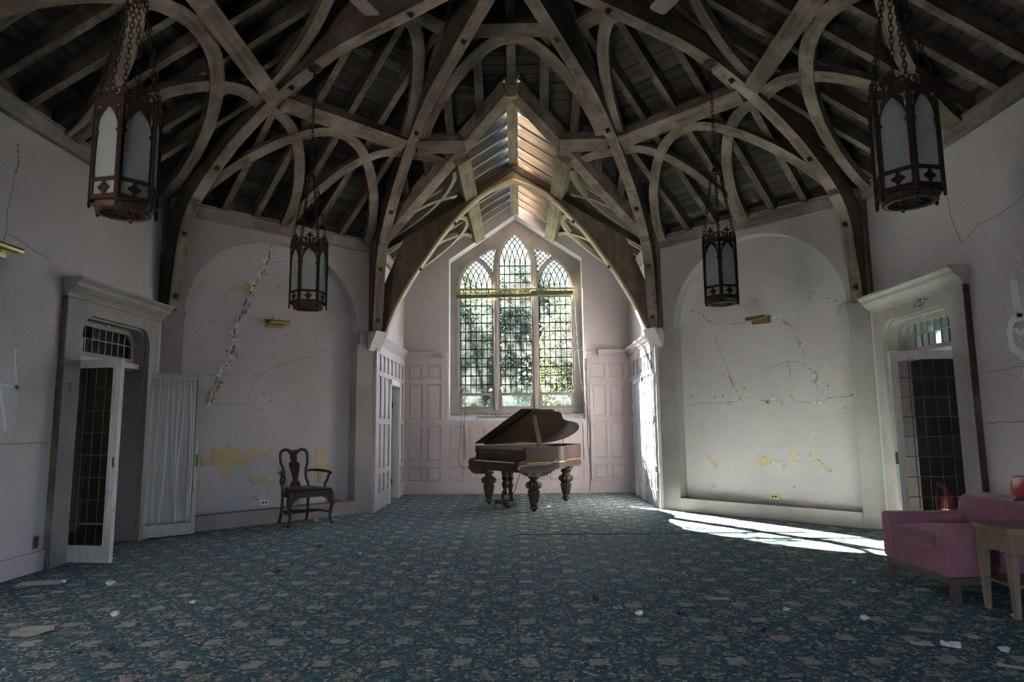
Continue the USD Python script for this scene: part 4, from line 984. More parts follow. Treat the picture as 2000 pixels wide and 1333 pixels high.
def lantern(label, x, y, zb, ztop, ang):
    path = thing('hanging_lantern', label, 'lantern', (x, y, zb), ang, group=None)
    ap = LR*math.cos(math.pi/6); z0 = .055
    for k in range(6):
        a = math.radians(30+60*k); nx = np.array([math.cos(a), math.sin(a), 0]); tx = np.array([-math.sin(a), math.cos(a), 0])
        MB().poly(FP, frame(nx*(ap-.003)+(0, 0, z0), tx, (0, 0, 1), nx), .005).build('side_panel', 'rust_iron', path)
        b = MB(); c = nx*(ap-.009)+(0, 0, z0)
        b.hexa([c+tx*-.094+(0, 0, .02), c+tx*.094+(0, 0, .02), c+tx*.094+(0, 0, .635), c-tx*.094+(0, 0, .635)], [c-nx*.003+tx*-.094+(0, 0, .02), c-nx*.003+tx*.094+(0, 0, .02), c-nx*.003+tx*.094+(0, 0, .635), c-nx*.003-tx*.094+(0, 0, .635)])
        b.build('glass_pane', 'lantern_glass', path)
        b = MB(); a2 = math.radians(60*k); c = np.array([math.cos(a2), math.sin(a2), 0])*(LR-.004)
        b.tm(trimesh.creation.box((.016, .016, .70)), frame(c+(0, 0, .365), (math.cos(a2), math.sin(a2), 0), (-math.sin(a2), math.cos(a2), 0)))
        b.lathe([(.0, 0), (.013, .012), (.006, .022), (0, .05)], frame(c+(0, 0, .71), (1, 0, 0), (0, 1, 0)), 6); b.lathe([(0, -.02), (.010, -.01), (.009, 0)], frame(c+(0, 0, .02), (1, 0, 0), (0, 1, 0)), 6)
        b.build('corner_post', 'rust_iron', path)
    # pierced base ring with a rope rim
    b = MB(); b.lathe([(.165, .055), (.172, .045), (.158, .028), (.150, .012), (.140, .002), (.128, .0), (.128, .010), (.140, .020), (.150, .040), (.150, .055)], n=30)
    for k in range(36):
        a = 2*math.pi*k/36; b.tm(trimesh.creation.icosphere(0, .011), frame((.148*math.cos(a), .148*math.sin(a), .010), (1, 0, 0), (0, 1, 0)))
    b.build('base_ring', 'bronze', path, smooth=40)
    g = unary_union([Point(0, 0).buffer(.132, 12)]).difference(unary_union([Point(.088*math.cos(a), .088*math.sin(a)).buffer(.024, 4) for a in np.arange(10)*math.pi/5]+[Point(.04*math.cos(a), .04*math.sin(a)).buffer(.012, 3) for a in np.arange(6)*math.pi/3]))
    MB().poly(g, frame((0, 0, .008), (1, 0, 0), (0, 1, 0)), .006).build('base_fret', 'rust_iron', path)
    hub = 1.50; H = ztop-zb
    for k in range(6):
        a = math.radians(60*k)
        c = np.array([math.cos(a), math.sin(a), 0]); link_chain(c*.050+(0, 0, hub+.0), c*(LR-.012)+(0, 0, .745)).build('chain', 'rust_iron', path)
    b = MB(); b.lathe([(0, .10), (.010, .095), (.018, .07), (.058, .0), (.060, -.008), (.035, -.014), (.03, -.03), (0, -.042)], frame((0, 0, hub), (1, 0, 0), (0, 1, 0)), 12); b.build('chain_hub', 'bronze', path, smooth=35)
    link_chain((0, 0, hub+.10), (0, 0, H-.05), .062, .015, .0038).build('hanging_chain', 'rust_iron', path)
    b = MB(); b.lathe([(0, -.060), (.012, -.058), (.03, -.048), (.058, -.044), (.075, -.034), (.080, -.02), (.070, -.006), (.055, .012), (0, .012)], frame((0, 0, H), (1, 0, 0), (0, 1, 0)), 20); b.build('ceiling_rose', 'bronze', path, smooth=35)
    return path
lantern('large six-sided iron lantern with milky panes hanging nearest, at upper left', -2.45, 4.05, 2.655, 5.35, 49)
lantern('large six-sided iron lantern with milky panes hanging nearest, at upper right', 2.53, 4.05, 2.655, 5.33, 11)
lantern('smaller-looking iron lantern hanging in front of the left arched niche', -2.25, 7.12, 2.585, 5.41, 18)
lantern('smaller-looking iron lantern hanging in front of the right arched niche', 2.28, 7.14, 2.585, 5.40, 12.3)
# ceiling fans whose blade tips dip into the top of the frame
def fan(label, x, y, z, rot):
    path = thing('ceiling_fan', label, 'fan', (x, y, z), rot)
    for k in range(4):
        a = math.radians(90*k); M = frame((0, 0, 0), (math.cos(a), math.sin(a), 0), (-math.sin(a), math.cos(a), 0))
        P = sbox(.16, -.058, .66, .058).union(Polygon([(.16, -.045), (.12, -.02), (.12, .02), (.16, .045)])).buffer(-.025).buffer(.025, 4)
        tl = np.eye(4); tl[:3, :3] = [[1, 0, 0], [0, math.cos(.2), -math.sin(.2)], [0, math.sin(.2), math.cos(.2)]]
        MB().poly(P, M@tl, .009).build('blade', 'fan_blade', path)
        MB().beam(M[:3, 0]*.07+(0, 0, .01), M[:3, 0]*.2+(0, 0, .0), .03, .008).build('blade_arm', 'brass_dull', path)
    b = MB(); b.lathe([(0, -.07), (.05, -.065), (.085, -.03), (.09, .04), (.06, .08), (.015, .10), (.012, .14), (0, .14)], n=20); b.build('motor', 'brass_dull', path, smooth=35)
    b = MB(); b.tm(trimesh.creation.cylinder(.012, 6.95-z-.1, sections=8), frame((0, 0, .1+(6.95-z-.1)/2), (1, 0, 0), (0, 1, 0))); b.build('down_rod', 'brass_dull', path)
fan('ceiling fan with one blade tip showing at the top edge, left of middle', -1.08, 3.25, 3.87, -22)
fan('ceiling fan with one blade tip showing at the top edge, right of middle', 1.19, 3.25, 3.86, 202)

# ---------------------------------------------------------------- grand piano
def piano():
    ex, ey = np.array([.573, -.82, 0]), np.array([.82, .573, 0])
    ang = math.degrees(math.atan2(ex[1], ex[0]))
    p = thing('grand_piano', 'old carved brown grand piano with its lid propped open below the window', 'piano', (-.111, 10.825, 0), ang)
    # local: x towards the treble, y towards the tail, z up
    out = [(-.73, -.18), (.73, -.18), (.73, .39)]
    bend = [(.73, .39), (.70, .52), (.60, .66), (.46, .78), (.34, .90), (.26, 1.05), (.20, 1.22), (.12, 1.38), (-.02, 1.50), (-.20, 1.57), (-.40, 1.57), (-.58, 1.50), (-.69, 1.38), (-.73, 1.22)]
    bd = np.array(bend); L = np.concatenate([[0], np.cumsum(np.hypot(*np.diff(bd, axis=0).T))]); bs = make_interp_spline(L, bd, k=3)(np.linspace(0, L[-1], 44))
    case = Polygon(out+[tuple(q) for q in bs[1:]]).buffer(0)
    I = frame((0, 0, 0), (1, 0, 0), (0, 1, 0))
    T = lambda z: frame((0, 0, z), (1, 0, 0), (0, 1, 0))
    rim = case.difference(case.buffer(-.045))
    rim = rim.difference(sbox(-.69, -.3, .69, -.10))
    b = MB(); b.poly(rim, T(.64), .33); b.build('rim', 'piano_wood', p, smooth=30)
    b = MB(); b.poly(case.buffer(.010).difference(case.buffer(-.02)).difference(sbox(-.74, -.3, .72, -.10)), T(.725), .014); b.build('gilt_line', 'piano_gold', p)
    b = MB(); b.poly(case.buffer(-.01), T(.62), .04); b.build('bottom', 'piano_carved', p)
    b = MB(); b.poly(case.buffer(-.046).intersection(sbox(-1, .05, 1, 2)), T(.80), .012); b.build('soundboard', 'piano_gold', p)
    b = MB()
    for k in range(26):
        x = -.6+k*.045; y1 = 1.35 if x < 0 else 1.3-1.0*max(0, x+.05)
        if y1 > .25: b.tube([(x, .12, .845), (x-.05, y1, .845)], .002, 4)
    b.build('strings', 'brass_dull', p, kind='stuff')
    b = MB(); b.poly(case.buffer(-.05).intersection(sbox(-1, .10, 1, .20)), T(.812), .05); b.build('pin_block', 'piano_carved', p)
    # cheeks (arms) with their stepped outline
    for s in (-1, 1):
        P = Polygon([(-.34, .60), (-.20, .60), (-.17, .60), (-.17, .97), (-.205, .97), (-.215, .90), (-.19, .83), (-.215, .775), (-.31, .765), (-.345, .74)])
        b = MB(); b.poly(P, frame((s*.71-.02, 0, 0), (0, 1, 0), (0, 0, 1)), .04); b.build('cheek', 'piano_wood', p)
    b = MB(); b.tm(rbox(-.70, .70, -.345, -.20, .60, .685, .008)); b.build('key_bed', 'piano_wood', p)
    b = MB(); b.tm(rbox(-.695, .695, -.350, -.325, .655, .732, .006)); b.build('key_slip', 'piano_wood', p)
    for s in (-1, 1): b = MB(); b.tm(rbox(s*.645-.045, s*.645+.045, -.325, -.17, .68, .755, .008)); b.build('key_block', 'piano_wood', p)
    nk = 52; kw = 1.195/nk
    for k in range(nk):
        x = -.5975+k*kw; b = MB(); z = .745+rng.uniform(-.0012, .0012); b.box(x+.0006, x+kw-.0006, -.318, -.175, z-.02, z); b.build('white_key', 'ivory', p)
    for k in range(nk-1):
        if (k+5) % 7 in (2, 6): continue
        x = -.5975+(k+1)*kw; b = MB(); b.hexa([(x-.006, -.268, .745), (x+.006, -.268, .745), (x+.006, -.175, .745), (x-.006, -.175, .745)], [(x-.005, -.260, .757), (x+.005, -.260, .757), (x+.005, -.175, .757), (x-.005, -.175, .757)]); b.build('black_key', 'ebony', p)
    b = MB(); b.hexa([(-.69, -.17, .75), (.69, -.17, .75), (.69, -.155, .75), (-.69, -.155, .75)], [(-.69, -.165, .80), (.69, -.165, .80), (.69, -.15, .80), (-.69, -.15, .80)]); b.build('name_board', 'piano_wood', p)
    b = MB(); b.tm(rbox(-.69, .69, -.175, -.150, .800, .905, .005)); b.build('fallboard', 'piano_wood', p)
    b = MB(); b.tm(rbox(-.70, .70, -.19, -.14, .905, .920, .005)); b.build('top_rail', 'piano_wood', p)
    # lid: hinged along the bass side, propped on the treble side
    a = math.radians(21.5); M = frame((-.735, 0, .985), (math.cos(a), 0, math.sin(a)), (0, 1, 0))
    lidP = Polygon([(-.005, .02), (1.475, .02), (1.475, .40)]+[(x+.745, y) for x, y in case.buffer(.012).exterior.coords if y > .42 and True][::1]).convex_hull if False else None
    pts = [(x+.735, y) for x, y in case.buffer(.012).exterior.coords[:-1]]
    lidP = Polygon(pts).intersection(sbox(-.1, -.02, 2, 3))
    b = MB(); b.poly(lidP, M, .018); b.poly(lidP.difference(lidP.buffer(-.012)), M@T(-.006), .03); b.build('lid', 'piano_lid', p)
    fl = sbox(0.0, -.20, 1.47, .15)     # front flap folded flat on the lid, its edge running past the case
    b = MB(); b.poly(fl, M@T(.020), .016); b.build('lid_flap', 'piano_lid', p)
    b = MB(); b.beam((.66, .12, .965), (.50, .12, 1.455), .022, .085, (0, 1, 0)); b.build('lid_prop', 'piano_wood', p)
    for y in (.25, 1.1): b = MB(); b.tm(trimesh.creation.cylinder(.008, .10, sections=8), frame((-.737, y, .982), (0, 0, 1), (1, 0, 0))); b.build('hinge', 'brass_dull', p)
    # carved apron blocks and legs
    def leg(x, y, ang):
        c, s = math.cos(ang), math.sin(ang)
        prof = [(0, 0.0), (.020, .0), (.024, .02), (.036, .034), (.058, .045), (.062, .060), (.058, .075), (.042, .082), (.046, .095), (.054, .105), (.046, .115), (.046, .13), (.058, .19), (.068, .26), (.076, .315), (.068, .325), (.060, .332), (.086, .345), (.098, .375), (.100, .405), (.090, .435), (.066, .452), (.056, .462), (.050, .480), (.056, .495), (.074, .502), (.078, .515), (.062, .525), (.062, .54), (.09, .548), (.09, .56), (0, .56)]
        prof = [(r*1.16, z) for r, z in prof]; b = MB(); b.lathe(prof, frame((x, y, 0), (c, s, 0), (-s, c, 0)), 24); lp = b.build('leg', 'piano_carved', p, smooth=42)
        b = MB()
        for k in range(14):
            t = 2*math.pi*k/14; b.tube([(x+r*math.cos(t), y+r*math.sin(t), z) for r, z in ((.054, .13), (.069, .19), (.081, .26), (.089, .312))], [.006, .009, .010, .007], 6)
            b.tube([(x+r*math.cos(t), y+r*math.sin(t), z) for r, z in ((.093, .345), (.113, .375), (.117, .405), (.102, .437))], [.008, .012, .012, .008], 6)
        b.build('reeding', 'piano_carved', lp)
        b = MB(); b.tm(trimesh.creation.cylinder(.017, .02, sections=12), frame((x, y, .017), (0, 1, 0), (0, 0, 1))); b.build('castor', 'brass_dull', lp)
    P = Polygon([(-.36, .60), (.36, .60), (.36, .615), (.33, .625), (.34, .635), (.30, .64), (.30, .655), (-.30, .655), (-.30, .64), (-.34, .635), (-.36, .62)])
    apron = Polygon([(-.33, .625), (.33, .625), (.31, .595), (.26, .588), (.25, .565), (.20, .560), (.18, .535), (.11, .53), (.10, .520), (-.10, .520), (-.11, .53), (-.18, .535), (-.20, .56), (-.25, .565), (-.26, .588), (-.31, .595)])
    def block(x, y, ang, lx):
        c, s = math.cos(ang), math.sin(ang); X, Y = np.array([c, s, 0]), np.array([-s, c, 0])
        from shapely import affinity
        A = affinity.scale(apron, lx, 1, origin=(0, 0))
        b = MB(); b.poly(A, frame(np.array([x, y, 0])+Y*.045, X, (0, 0, 1), -Y), .09); bp = b.build('leg_block', 'piano_carved', p)
        b = MB()
        for q in (-.075, .075):
            for r in (.042, .026, .010):
                b.tube([np.array([x, y, 0])+X*(q*lx+r*math.cos(t))+(0, 0, .580+r*math.sin(t))-Y*.05 for t in np.linspace(0, 6.28, 15)[:-1]], .006, 5, closed=True)
        for q in (-.19, .19):
            for t in (0, .5, 1): b.tm(trimesh.creation.icosphere(1, .018), frame(np.array([x, y, 0])+X*(q+math.copysign(t*.06, q))*lx+(0, 0, .575+t*.02)-Y*.045, (1, 0, 0), (0, 1, 0)))
        b.build('scroll_carving', 'piano_carved', bp)
        b = MB(); b.tm(trimesh.creation.box((.16, .12, .09)), frame((x, y, .585), X, Y)); b.build('leg_socket', 'piano_carved', bp)
    leg(.64, 0, 0); block(.66, .04, math.pi/2, 1.0)
    leg(-.64, 0, 0); block(-.52, -.28, 0, .8)
    leg(-.106, 1.228, 0); block(-.106, 1.26, 2.2, .85)
    b = MB(); b.poly(Polygon([(-.33, .64), (-.34, .66), (-.30, .70), (-.20, .715), (.20, .715), (.27, .73), (.39, .775), (.39, .80), (.25, .752), (.19, .735), (-.22, .735), (-.33, .72), (-.37, .68)]), frame((.732, 0, -.02), (0, 1, 0), (0, 0, 1)), .012); b.build('gilt_scroll', 'gilt_wood', p)
    # pedal lyre
    L = np.array([.0, -.05, 0]); ly = b = MB()
    for s in (-1, 1):
        b.lathe([(r*1.35, z) for r, z in [(0, .20), (.03, .20), (.04, .215), (.026, .235), (.020, .27), (.030, .33), (.040, .36), (.030, .39), (.022, .42), (.032, .45), (.040, .47), (.03, .49), (.035, .52), (.042, .56), (.042, .62)]], frame(L+(s*.082, 0, 0), (1, 0, 0), (0, 1, 0)), 14)
        b.tube([L+(s*x, 0, z) for x, z in ((.10, .10), (.13, .16), (.12, .23), (.08, .27), (.05, .24), (.07, .20))], [.028, .036, .030, .024, .018, .014], 8)
    for z, w in ((.43, .18), (.33, .19)): b.tm(trimesh.creation.box((w, .035, .03)), frame(L+(0, 0, z), (1, 0, 0), (0, 1, 0)))
    b.tm(rbox(-.19, .19, -.13, .05, .045, .125, .015), frame((L[0], L[1], 0), (1, 0, 0), (0, 1, 0))); b.lathe([(.0, .01), (.05, .01), (.06, .04), (.0, .05)], frame(L, (1, 0, 0), (0, 1, 0)), 12)
    for x in (-.03, .03): b.tube([L+(x, 0, .11), L+(x, 0, .60)], .006, 6)
    lp = b.build('pedal_lyre', 'piano_carved', p, smooth=35)
    for x in (-.05, .05): b = MB(); b.beam(L+(x, -.10, .075), L+(x, -.22, .045), .035, .012); b.build('pedal', 'brass_dull', lp)
    b = MB(); b.tube([L+(.05, .03, .10), L+(.17, .16, .62)], .006, 6); b.build('stay_rod', 'iron', lp)
piano()

# ---------------------------------------------------------------- splat-back armchair
def armchair_wood():
    c = thing('splat_back_armchair', 'dark wooden splat-back armchair with a black leather seat by the left arched niche', 'chair', (-2.935, 9.25, 0), -45.0+4.5)
    # local: front is -y... built with x to the sitter's left, y to the back
    def rnd(pts, r, n=8, m=36):
        pts = np.array(pts, float); L = np.concatenate([[0], np.cumsum(np.linalg.norm(np.diff(pts, axis=0), axis=1))]); t = np.linspace(0, L[-1], m)
        P = PchipInterpolator(L, pts)(t); R = PchipInterpolator(L, np.broadcast_to(r, len(pts)))(t); return P, R
    return c
CH = armchair_wood()
def chair_parts(p):
    def sweep(pts, r, nm, m='chair_wood', n=8, k=26, parent=None):
        pts = np.array(pts, float); L = np.concatenate([[0], np.cumsum(np.linalg.norm(np.diff(pts, axis=0), axis=1))]); t = np.linspace(0, L[-1], k)
        return MB().tube(PchipInterpolator(L, pts)(t), PchipInterpolator(L, np.broadcast_to(np.array(r, float), len(pts)))(t), n).build(nm, m, parent or p, smooth=True)
    FW, BW, FY, BY, SZ = .285, .185, .27, -.24, .46      # +y is the front
    seat = Polygon([(-FW-.02, FY+.02), (FW+.02, FY+.02), (BW+.03, BY), (-BW-.03, BY)])
    MB().poly(seat.difference(seat.buffer(-.03)), frame((0, 0, SZ-.085), (1, 0, 0), (0, 1, 0)), .075).build('seat_rail', 'chair_wood', p)
    b = MB(); pts = [np.array([x, y, z]) for z, q in ((SZ-.012, -.006), (SZ+.012, .004), (SZ+.030, -.03)) for x, y in seat.buffer(q-.01).exterior.coords]
    b.tm(m3.Manifold.hull_points(np.array(pts))); b.build('seat', 'black_leather', p, smooth=50)
    for s in (-1, 1):
        # cabriole front legs
        sweep([(s*FW, FY, SZ-.02), (s*(FW+.012), FY+.012, SZ-.09), (s*(FW+.022), FY+.022, SZ-.15), (s*(FW+.008), FY+.008, .22), (s*(FW-.004), FY-.004, .10), (s*(FW+.004), FY+.004, .05), (s*(FW+.022), FY+.022, .022), (s*(FW+.03), FY+.03, .006)], [.034, .040, .036, .024, .017, .018, .028, .02], 'leg')
        sweep([(s*BW, BY, SZ), (s*BW, BY-.005, .30), (s*(BW+.005), BY-.03, .12), (s*(BW+.01), BY-.075, .004)], [.022, .021, .020, .022], 'leg')
        # knee brackets
        P = Polygon([(0, 0), (.12, 0), (.10, -.02), (.075, -.025), (.065, -.045), (.04, -.055), (.03, -.085), (0, -.11)])
        for X, Y in (((-s, 0, 0), (0, s, 0)), ((0, -1, 0), (1, 0, 0))):
            MB().poly(P, frame(np.array([s*(FW-.0), FY-.0, SZ-.083])-np.array(Y)*.008, X, (0, 0, 1)), .018).build('knee_bracket', 'chair_wood', p)
        # back stiles, curving in at the waist and rolling into the crest rail
        sweep([(s*BW, BY, SZ-.02), (s*(BW-.002), BY-.012, SZ+.06), (s*(BW-.030), BY-.03, SZ+.14), (s*(BW-.024), BY-.055, SZ+.25), (s*(BW+.012), BY-.09, SZ+.38), (s*(BW+.010), BY-.11, SZ+.47), (s*(BW-.025), BY-.12, SZ+.525), (s*(BW-.085), BY-.122, SZ+.535), (s*.055, BY-.12, SZ+.508), (0, BY-.12, SZ+.503)], [.022, .023, .021, .020, .020, .020, .021, .021, .024, .026], 'back_stile')
        # arms and their supports
        sweep([(s*(BW+.0), BY-.06, SZ+.235), (s*(BW+.06), BY+.06, SZ+.245), (s*(FW+.055), FY-.20, SZ+.225), (s*(FW+.05), FY-.13, SZ+.215)], [.016, .018, .022, .024], 'arm')
        sweep([(s*(FW+.045), FY-.155, SZ+.215), (s*(FW+.05), FY-.215, SZ+.14), (s*(FW+.02), FY-.235, SZ+.06), (s*(FW-.0), FY-.20, SZ-.05)], [.016, .018, .018, .020], 'arm_support')
        sweep([(s*(FW-.004), FY-.004, .155), (s*(FW-.03), 0, .160), (s*(BW+.005), BY-.022, .155)], [.010, .016, .010], 'stretcher')
    sweep([(-.245, .02, .160), (0, .02, .163), (.245, .02, .160)], [.010, .016, .010], 'stretcher')
    sweep([(-BW, BY-.024, .145), (0, BY-.024, .148), (BW, BY-.024, .145)], [.010, .014, .010], 'stretcher')
    # vase splat
    hw = [(0, .075), (.03, .072), (.055, .066), (.075, .060), (.085, .047), (.10, .036), (.14, .038), (.20, .054), (.26, .068), (.31, .076), (.335, .075), (.345, .060), (.352, .036), (.37, .040), (.40, .050), (.425, .046), (.45, .048), (.48, .070), (.505, .085)]
    b = MB(); q = []
    for t, w in hw:
        y = BY-.012-.11*(t/.5)**.8+.018*math.sin(t*9); q.append(((-w, y, SZ+.01+t), (w, y, SZ+.01+t)))
    for (a0, a1), (b0, b1) in zip(q[:-1], q[1:]):
        dy = np.array([0, -.014, 0]); b.hexa([a0, a1, b1, b0], [np.array(a0)+dy, np.array(a1)+dy, np.array(b1)+dy, np.array(b0)+dy])
    b.build('splat', 'chair_wood', p)
chair_parts(CH)
_x = UsdGeom.Xformable(stage.GetPrimAtPath(CH))
_x.GetOrderedXformOps()[1].Set(-135.0-4.0)

# ---------------------------------------------------------------- pink armchair, side table, red chair
def lounge():
    p = thing('lounge_armchair', 'low pink upholstered armchair on a dark wooden frame at the right edge', 'armchair', (3.10, 5.36, 0), 0)
    # local: front face at x = 0, deeper along +x; arms along y = +-
    for s in (-1, 1):
        b = MB(); y0, y1 = sorted((s*.30, s*.425)); b.tm(rbox(0, .86, y0, y1, .185, .555, .03, 14)); b.build('arm', 'pink_fabric', p, smooth=45)
    b = MB(); b.tm(rbox(.025, .80, -.30, .30, .185, .345, .02, 12)); b.build('seat_base', 'pink_fabric', p, smooth=45)
    c = rbox(.005, .66, -.295, .295, .345, .46, .045, 14).refine_to_length(.05)
    m = trimesh.Trimesh(*[np.array(q) for q in (c.to_mesh().vert_properties[:, :3], c.to_mesh().tri_verts)], process=False)
    v = m.vertices.copy(); up = v[:, 2] > .40; v[up, 2] += .035*np.cos(np.clip((v[up, 0]-.33)/.36, -1, 1)*1.4)*np.cos(np.clip(v[up, 1]/.32, -1, 1)*1.35); m.vertices = v
    MB().tm(m).build('seat_cushion', 'pink_fabric', p, smooth=60)
    bk = MB(); r = .05; s = m3.Manifold.sphere(r, 14)
    bk.tm(m3.Manifold.batch_hull([s.translate(q) for y in (-.37, .37) for q in ((.62, y, .26), (.86, y, .26), (.70, y, .640), (.86, y, .655))])); bk.build('backrest', 'pink_fabric', p, smooth=45)
    for s in (-1, 1):
        b = MB(); y0, y1 = sorted((s*.425, s*.37)); b.box(.03, .085, y0, y1, 0, .135); b.build('leg', 'frame_wood', p); b = MB(); b.box(.78, .835, y0, y1, 0, .135); b.build('leg', 'frame_wood', p)
        b = MB(); b.box(.085, .78, y0+.008, y1-.008, .133, .183); b.build('frame_rail', 'frame_wood', p)
    for x in (.03, .78): b = MB(); b.tm(rbox(x, x+.055, -.425, .425, .133, .186, .004)); b.build('frame_rail', 'frame_wood', p)
lounge()
def side_table():
    p = thing('side_table', 'brown wooden side table with tapered legs in front of the pink armchair', 'table', (3.27, 4.54, 0), 0)
    W, D, H = .56, .365, .585
    P = sbox(0, 0, W, D); b = MB(); b.poly(P, frame((0, 0, H-.012), (1, 0, 0), (0, 1, 0)), .012); b.poly(P.buffer(-.006), frame((0, 0, H-.026), (1, 0, 0), (0, 1, 0)), .014); b.build('tabletop', 'table_wood', p)
    b = MB(); b.poly(sbox(.03, .03, W-.03, D-.03).difference(sbox(.045, .045, W-.045, D-.045)), frame((0, 0, H-.165), (1, 0, 0), (0, 1, 0)), .14); b.build('apron', 'table_wood', p)
    for x in (.045, W-.045):
        for y in (.045, D-.045):
            b = MB(); b.hexa([(x-.015, y-.015, 0), (x+.015, y-.015, 0), (x+.015, y+.015, 0), (x-.015, y+.015, 0)], [(x-.028, y-.028, H-.19), (x+.028, y-.028, H-.19), (x+.028, y+.028, H-.19), (x-.028, y+.028, H-.19)])
            b.box(x-.034, x+.034, y-.034, y+.034, H-.19, H-.172); b.box(x-.026, x+.026, y-.026, y+.026, H-.172, H-.026); lp = b.build('leg', 'table_wood', p)
            b = MB(); b.tm(trimesh.creation.cylinder(.017, .014, sections=10), frame((x, y, .007), (1, 0, 0), (0, 1, 0))); b.build('brass_foot', 'brass_dull', lp)
    b = MB(); b.tm(rbox(.03, W-.03, .03, D-.03, .20, .222, .004)); b.build('shelf', 'table_wood', p)
side_table()
def red_chair():
    p = thing('red_chair', 'red chair with a rounded back, mostly hidden behind the pink armchair', 'chair', (4.245, 5.26, 0), 180)
    pts = []
    b = MB(); prof = [(y, z*.945) for y, z in [(-.25, .42), (-.25, .62), (-.235, .74), (-.19, .84), (-.12, .895), (0, .91), (.12, .895), (.19, .84), (.235, .74), (.25, .62), (.25, .42)]]
    def sl(x, t): return [np.array([.06+.10*(1-(y/.28)**2)+t+.12*(z-.42), y, z]) for y, z in prof]
    P = Polygon(prof); F = [np.array([.10+.08*(1-(y/.27)**2)+.14*(z-.42), y, z]) for y, z in prof]; Bk = [q+np.array([.055, 0, 0]) for q in F]
    b.tm(m3.Manifold.batch_hull([m3.Manifold.sphere(.018, 10).translate(tuple(map(float, q))) for q in F+Bk])); b.build('backrest', 'red_leather', p, smooth=45)
    b = MB(); b.tm(rbox(-.14, .14, -.24, .24, .38, .46, .03, 10)); b.build('seat', 'red_leather', p, smooth=45)
    for x in (-.11, .11):
        for y in (-.20, .20): b = MB(); b.tube([(x, y, .385), (x*1.05, y*1.06, 0)], .014, 8); b.build('leg', 'iron', p)
red_chair()
b = MB(); V = []; g = 9
for i in range(g):
    for j in range(g):
        x, y = i/(g-1), j/(g-1); V.append((3.80+.13*x, 4.99+.20*y, .708+.018*math.sin(x*5+y*4)+.012*math.sin(y*11)))
V = np.array(V); F = [(i*g+j, (i+1)*g+j, (i+1)*g+j+1, i*g+j+1) for i in range(g-1) for j in range(g-1)]
b.add(V, F); b.add(V+(0, 0, .012), [f[::-1] for f in F]); b.build('cloth', 'shade_cloth', smooth=True, label='crumpled dark grey cloth lying on top of the pink armchair back', cat='cloth')
# fire extinguisher behind the right door
p = thing('fire_extinguisher', 'red fire extinguisher with a silver label, seen through the right leaded door', 'fire extinguisher', (4.98, 7.90, .0), 200)
b = MB(); b.lathe([(0, .0), (.07, .0), (.078, .012), (.08, .03), (.08, .40), (.07, .445), (.045, .475), (.026, .49), (.026, .51), (0, .51)], n=20); b.build('cylinder', 'extinguisher_red', p, smooth=35)
b = MB(); b.lathe([(.0802, .20), (.0812, .20), (.0812, .30), (.0802, .30)], n=20); b.build('label', 'steel', p, smooth=True)
b = MB(); b.tm(rbox(-.02, .02, -.02, .02, .505, .545, .006)); b.beam((0, 0, .53), (.12, 0, .565), .02, .012); b.beam((0, 0, .53), (.11, 0, .60), .02, .010); b.build('valve_handle', 'steel', p)
b = MB(); b.tube([(0, -.02, .53), (.0, -.10, .52), (.0, -.125, .40), (0, -.11, .2), (0, -.10, .1)], .011, 8); b.build('hose', 'ebony', p, smooth=True)

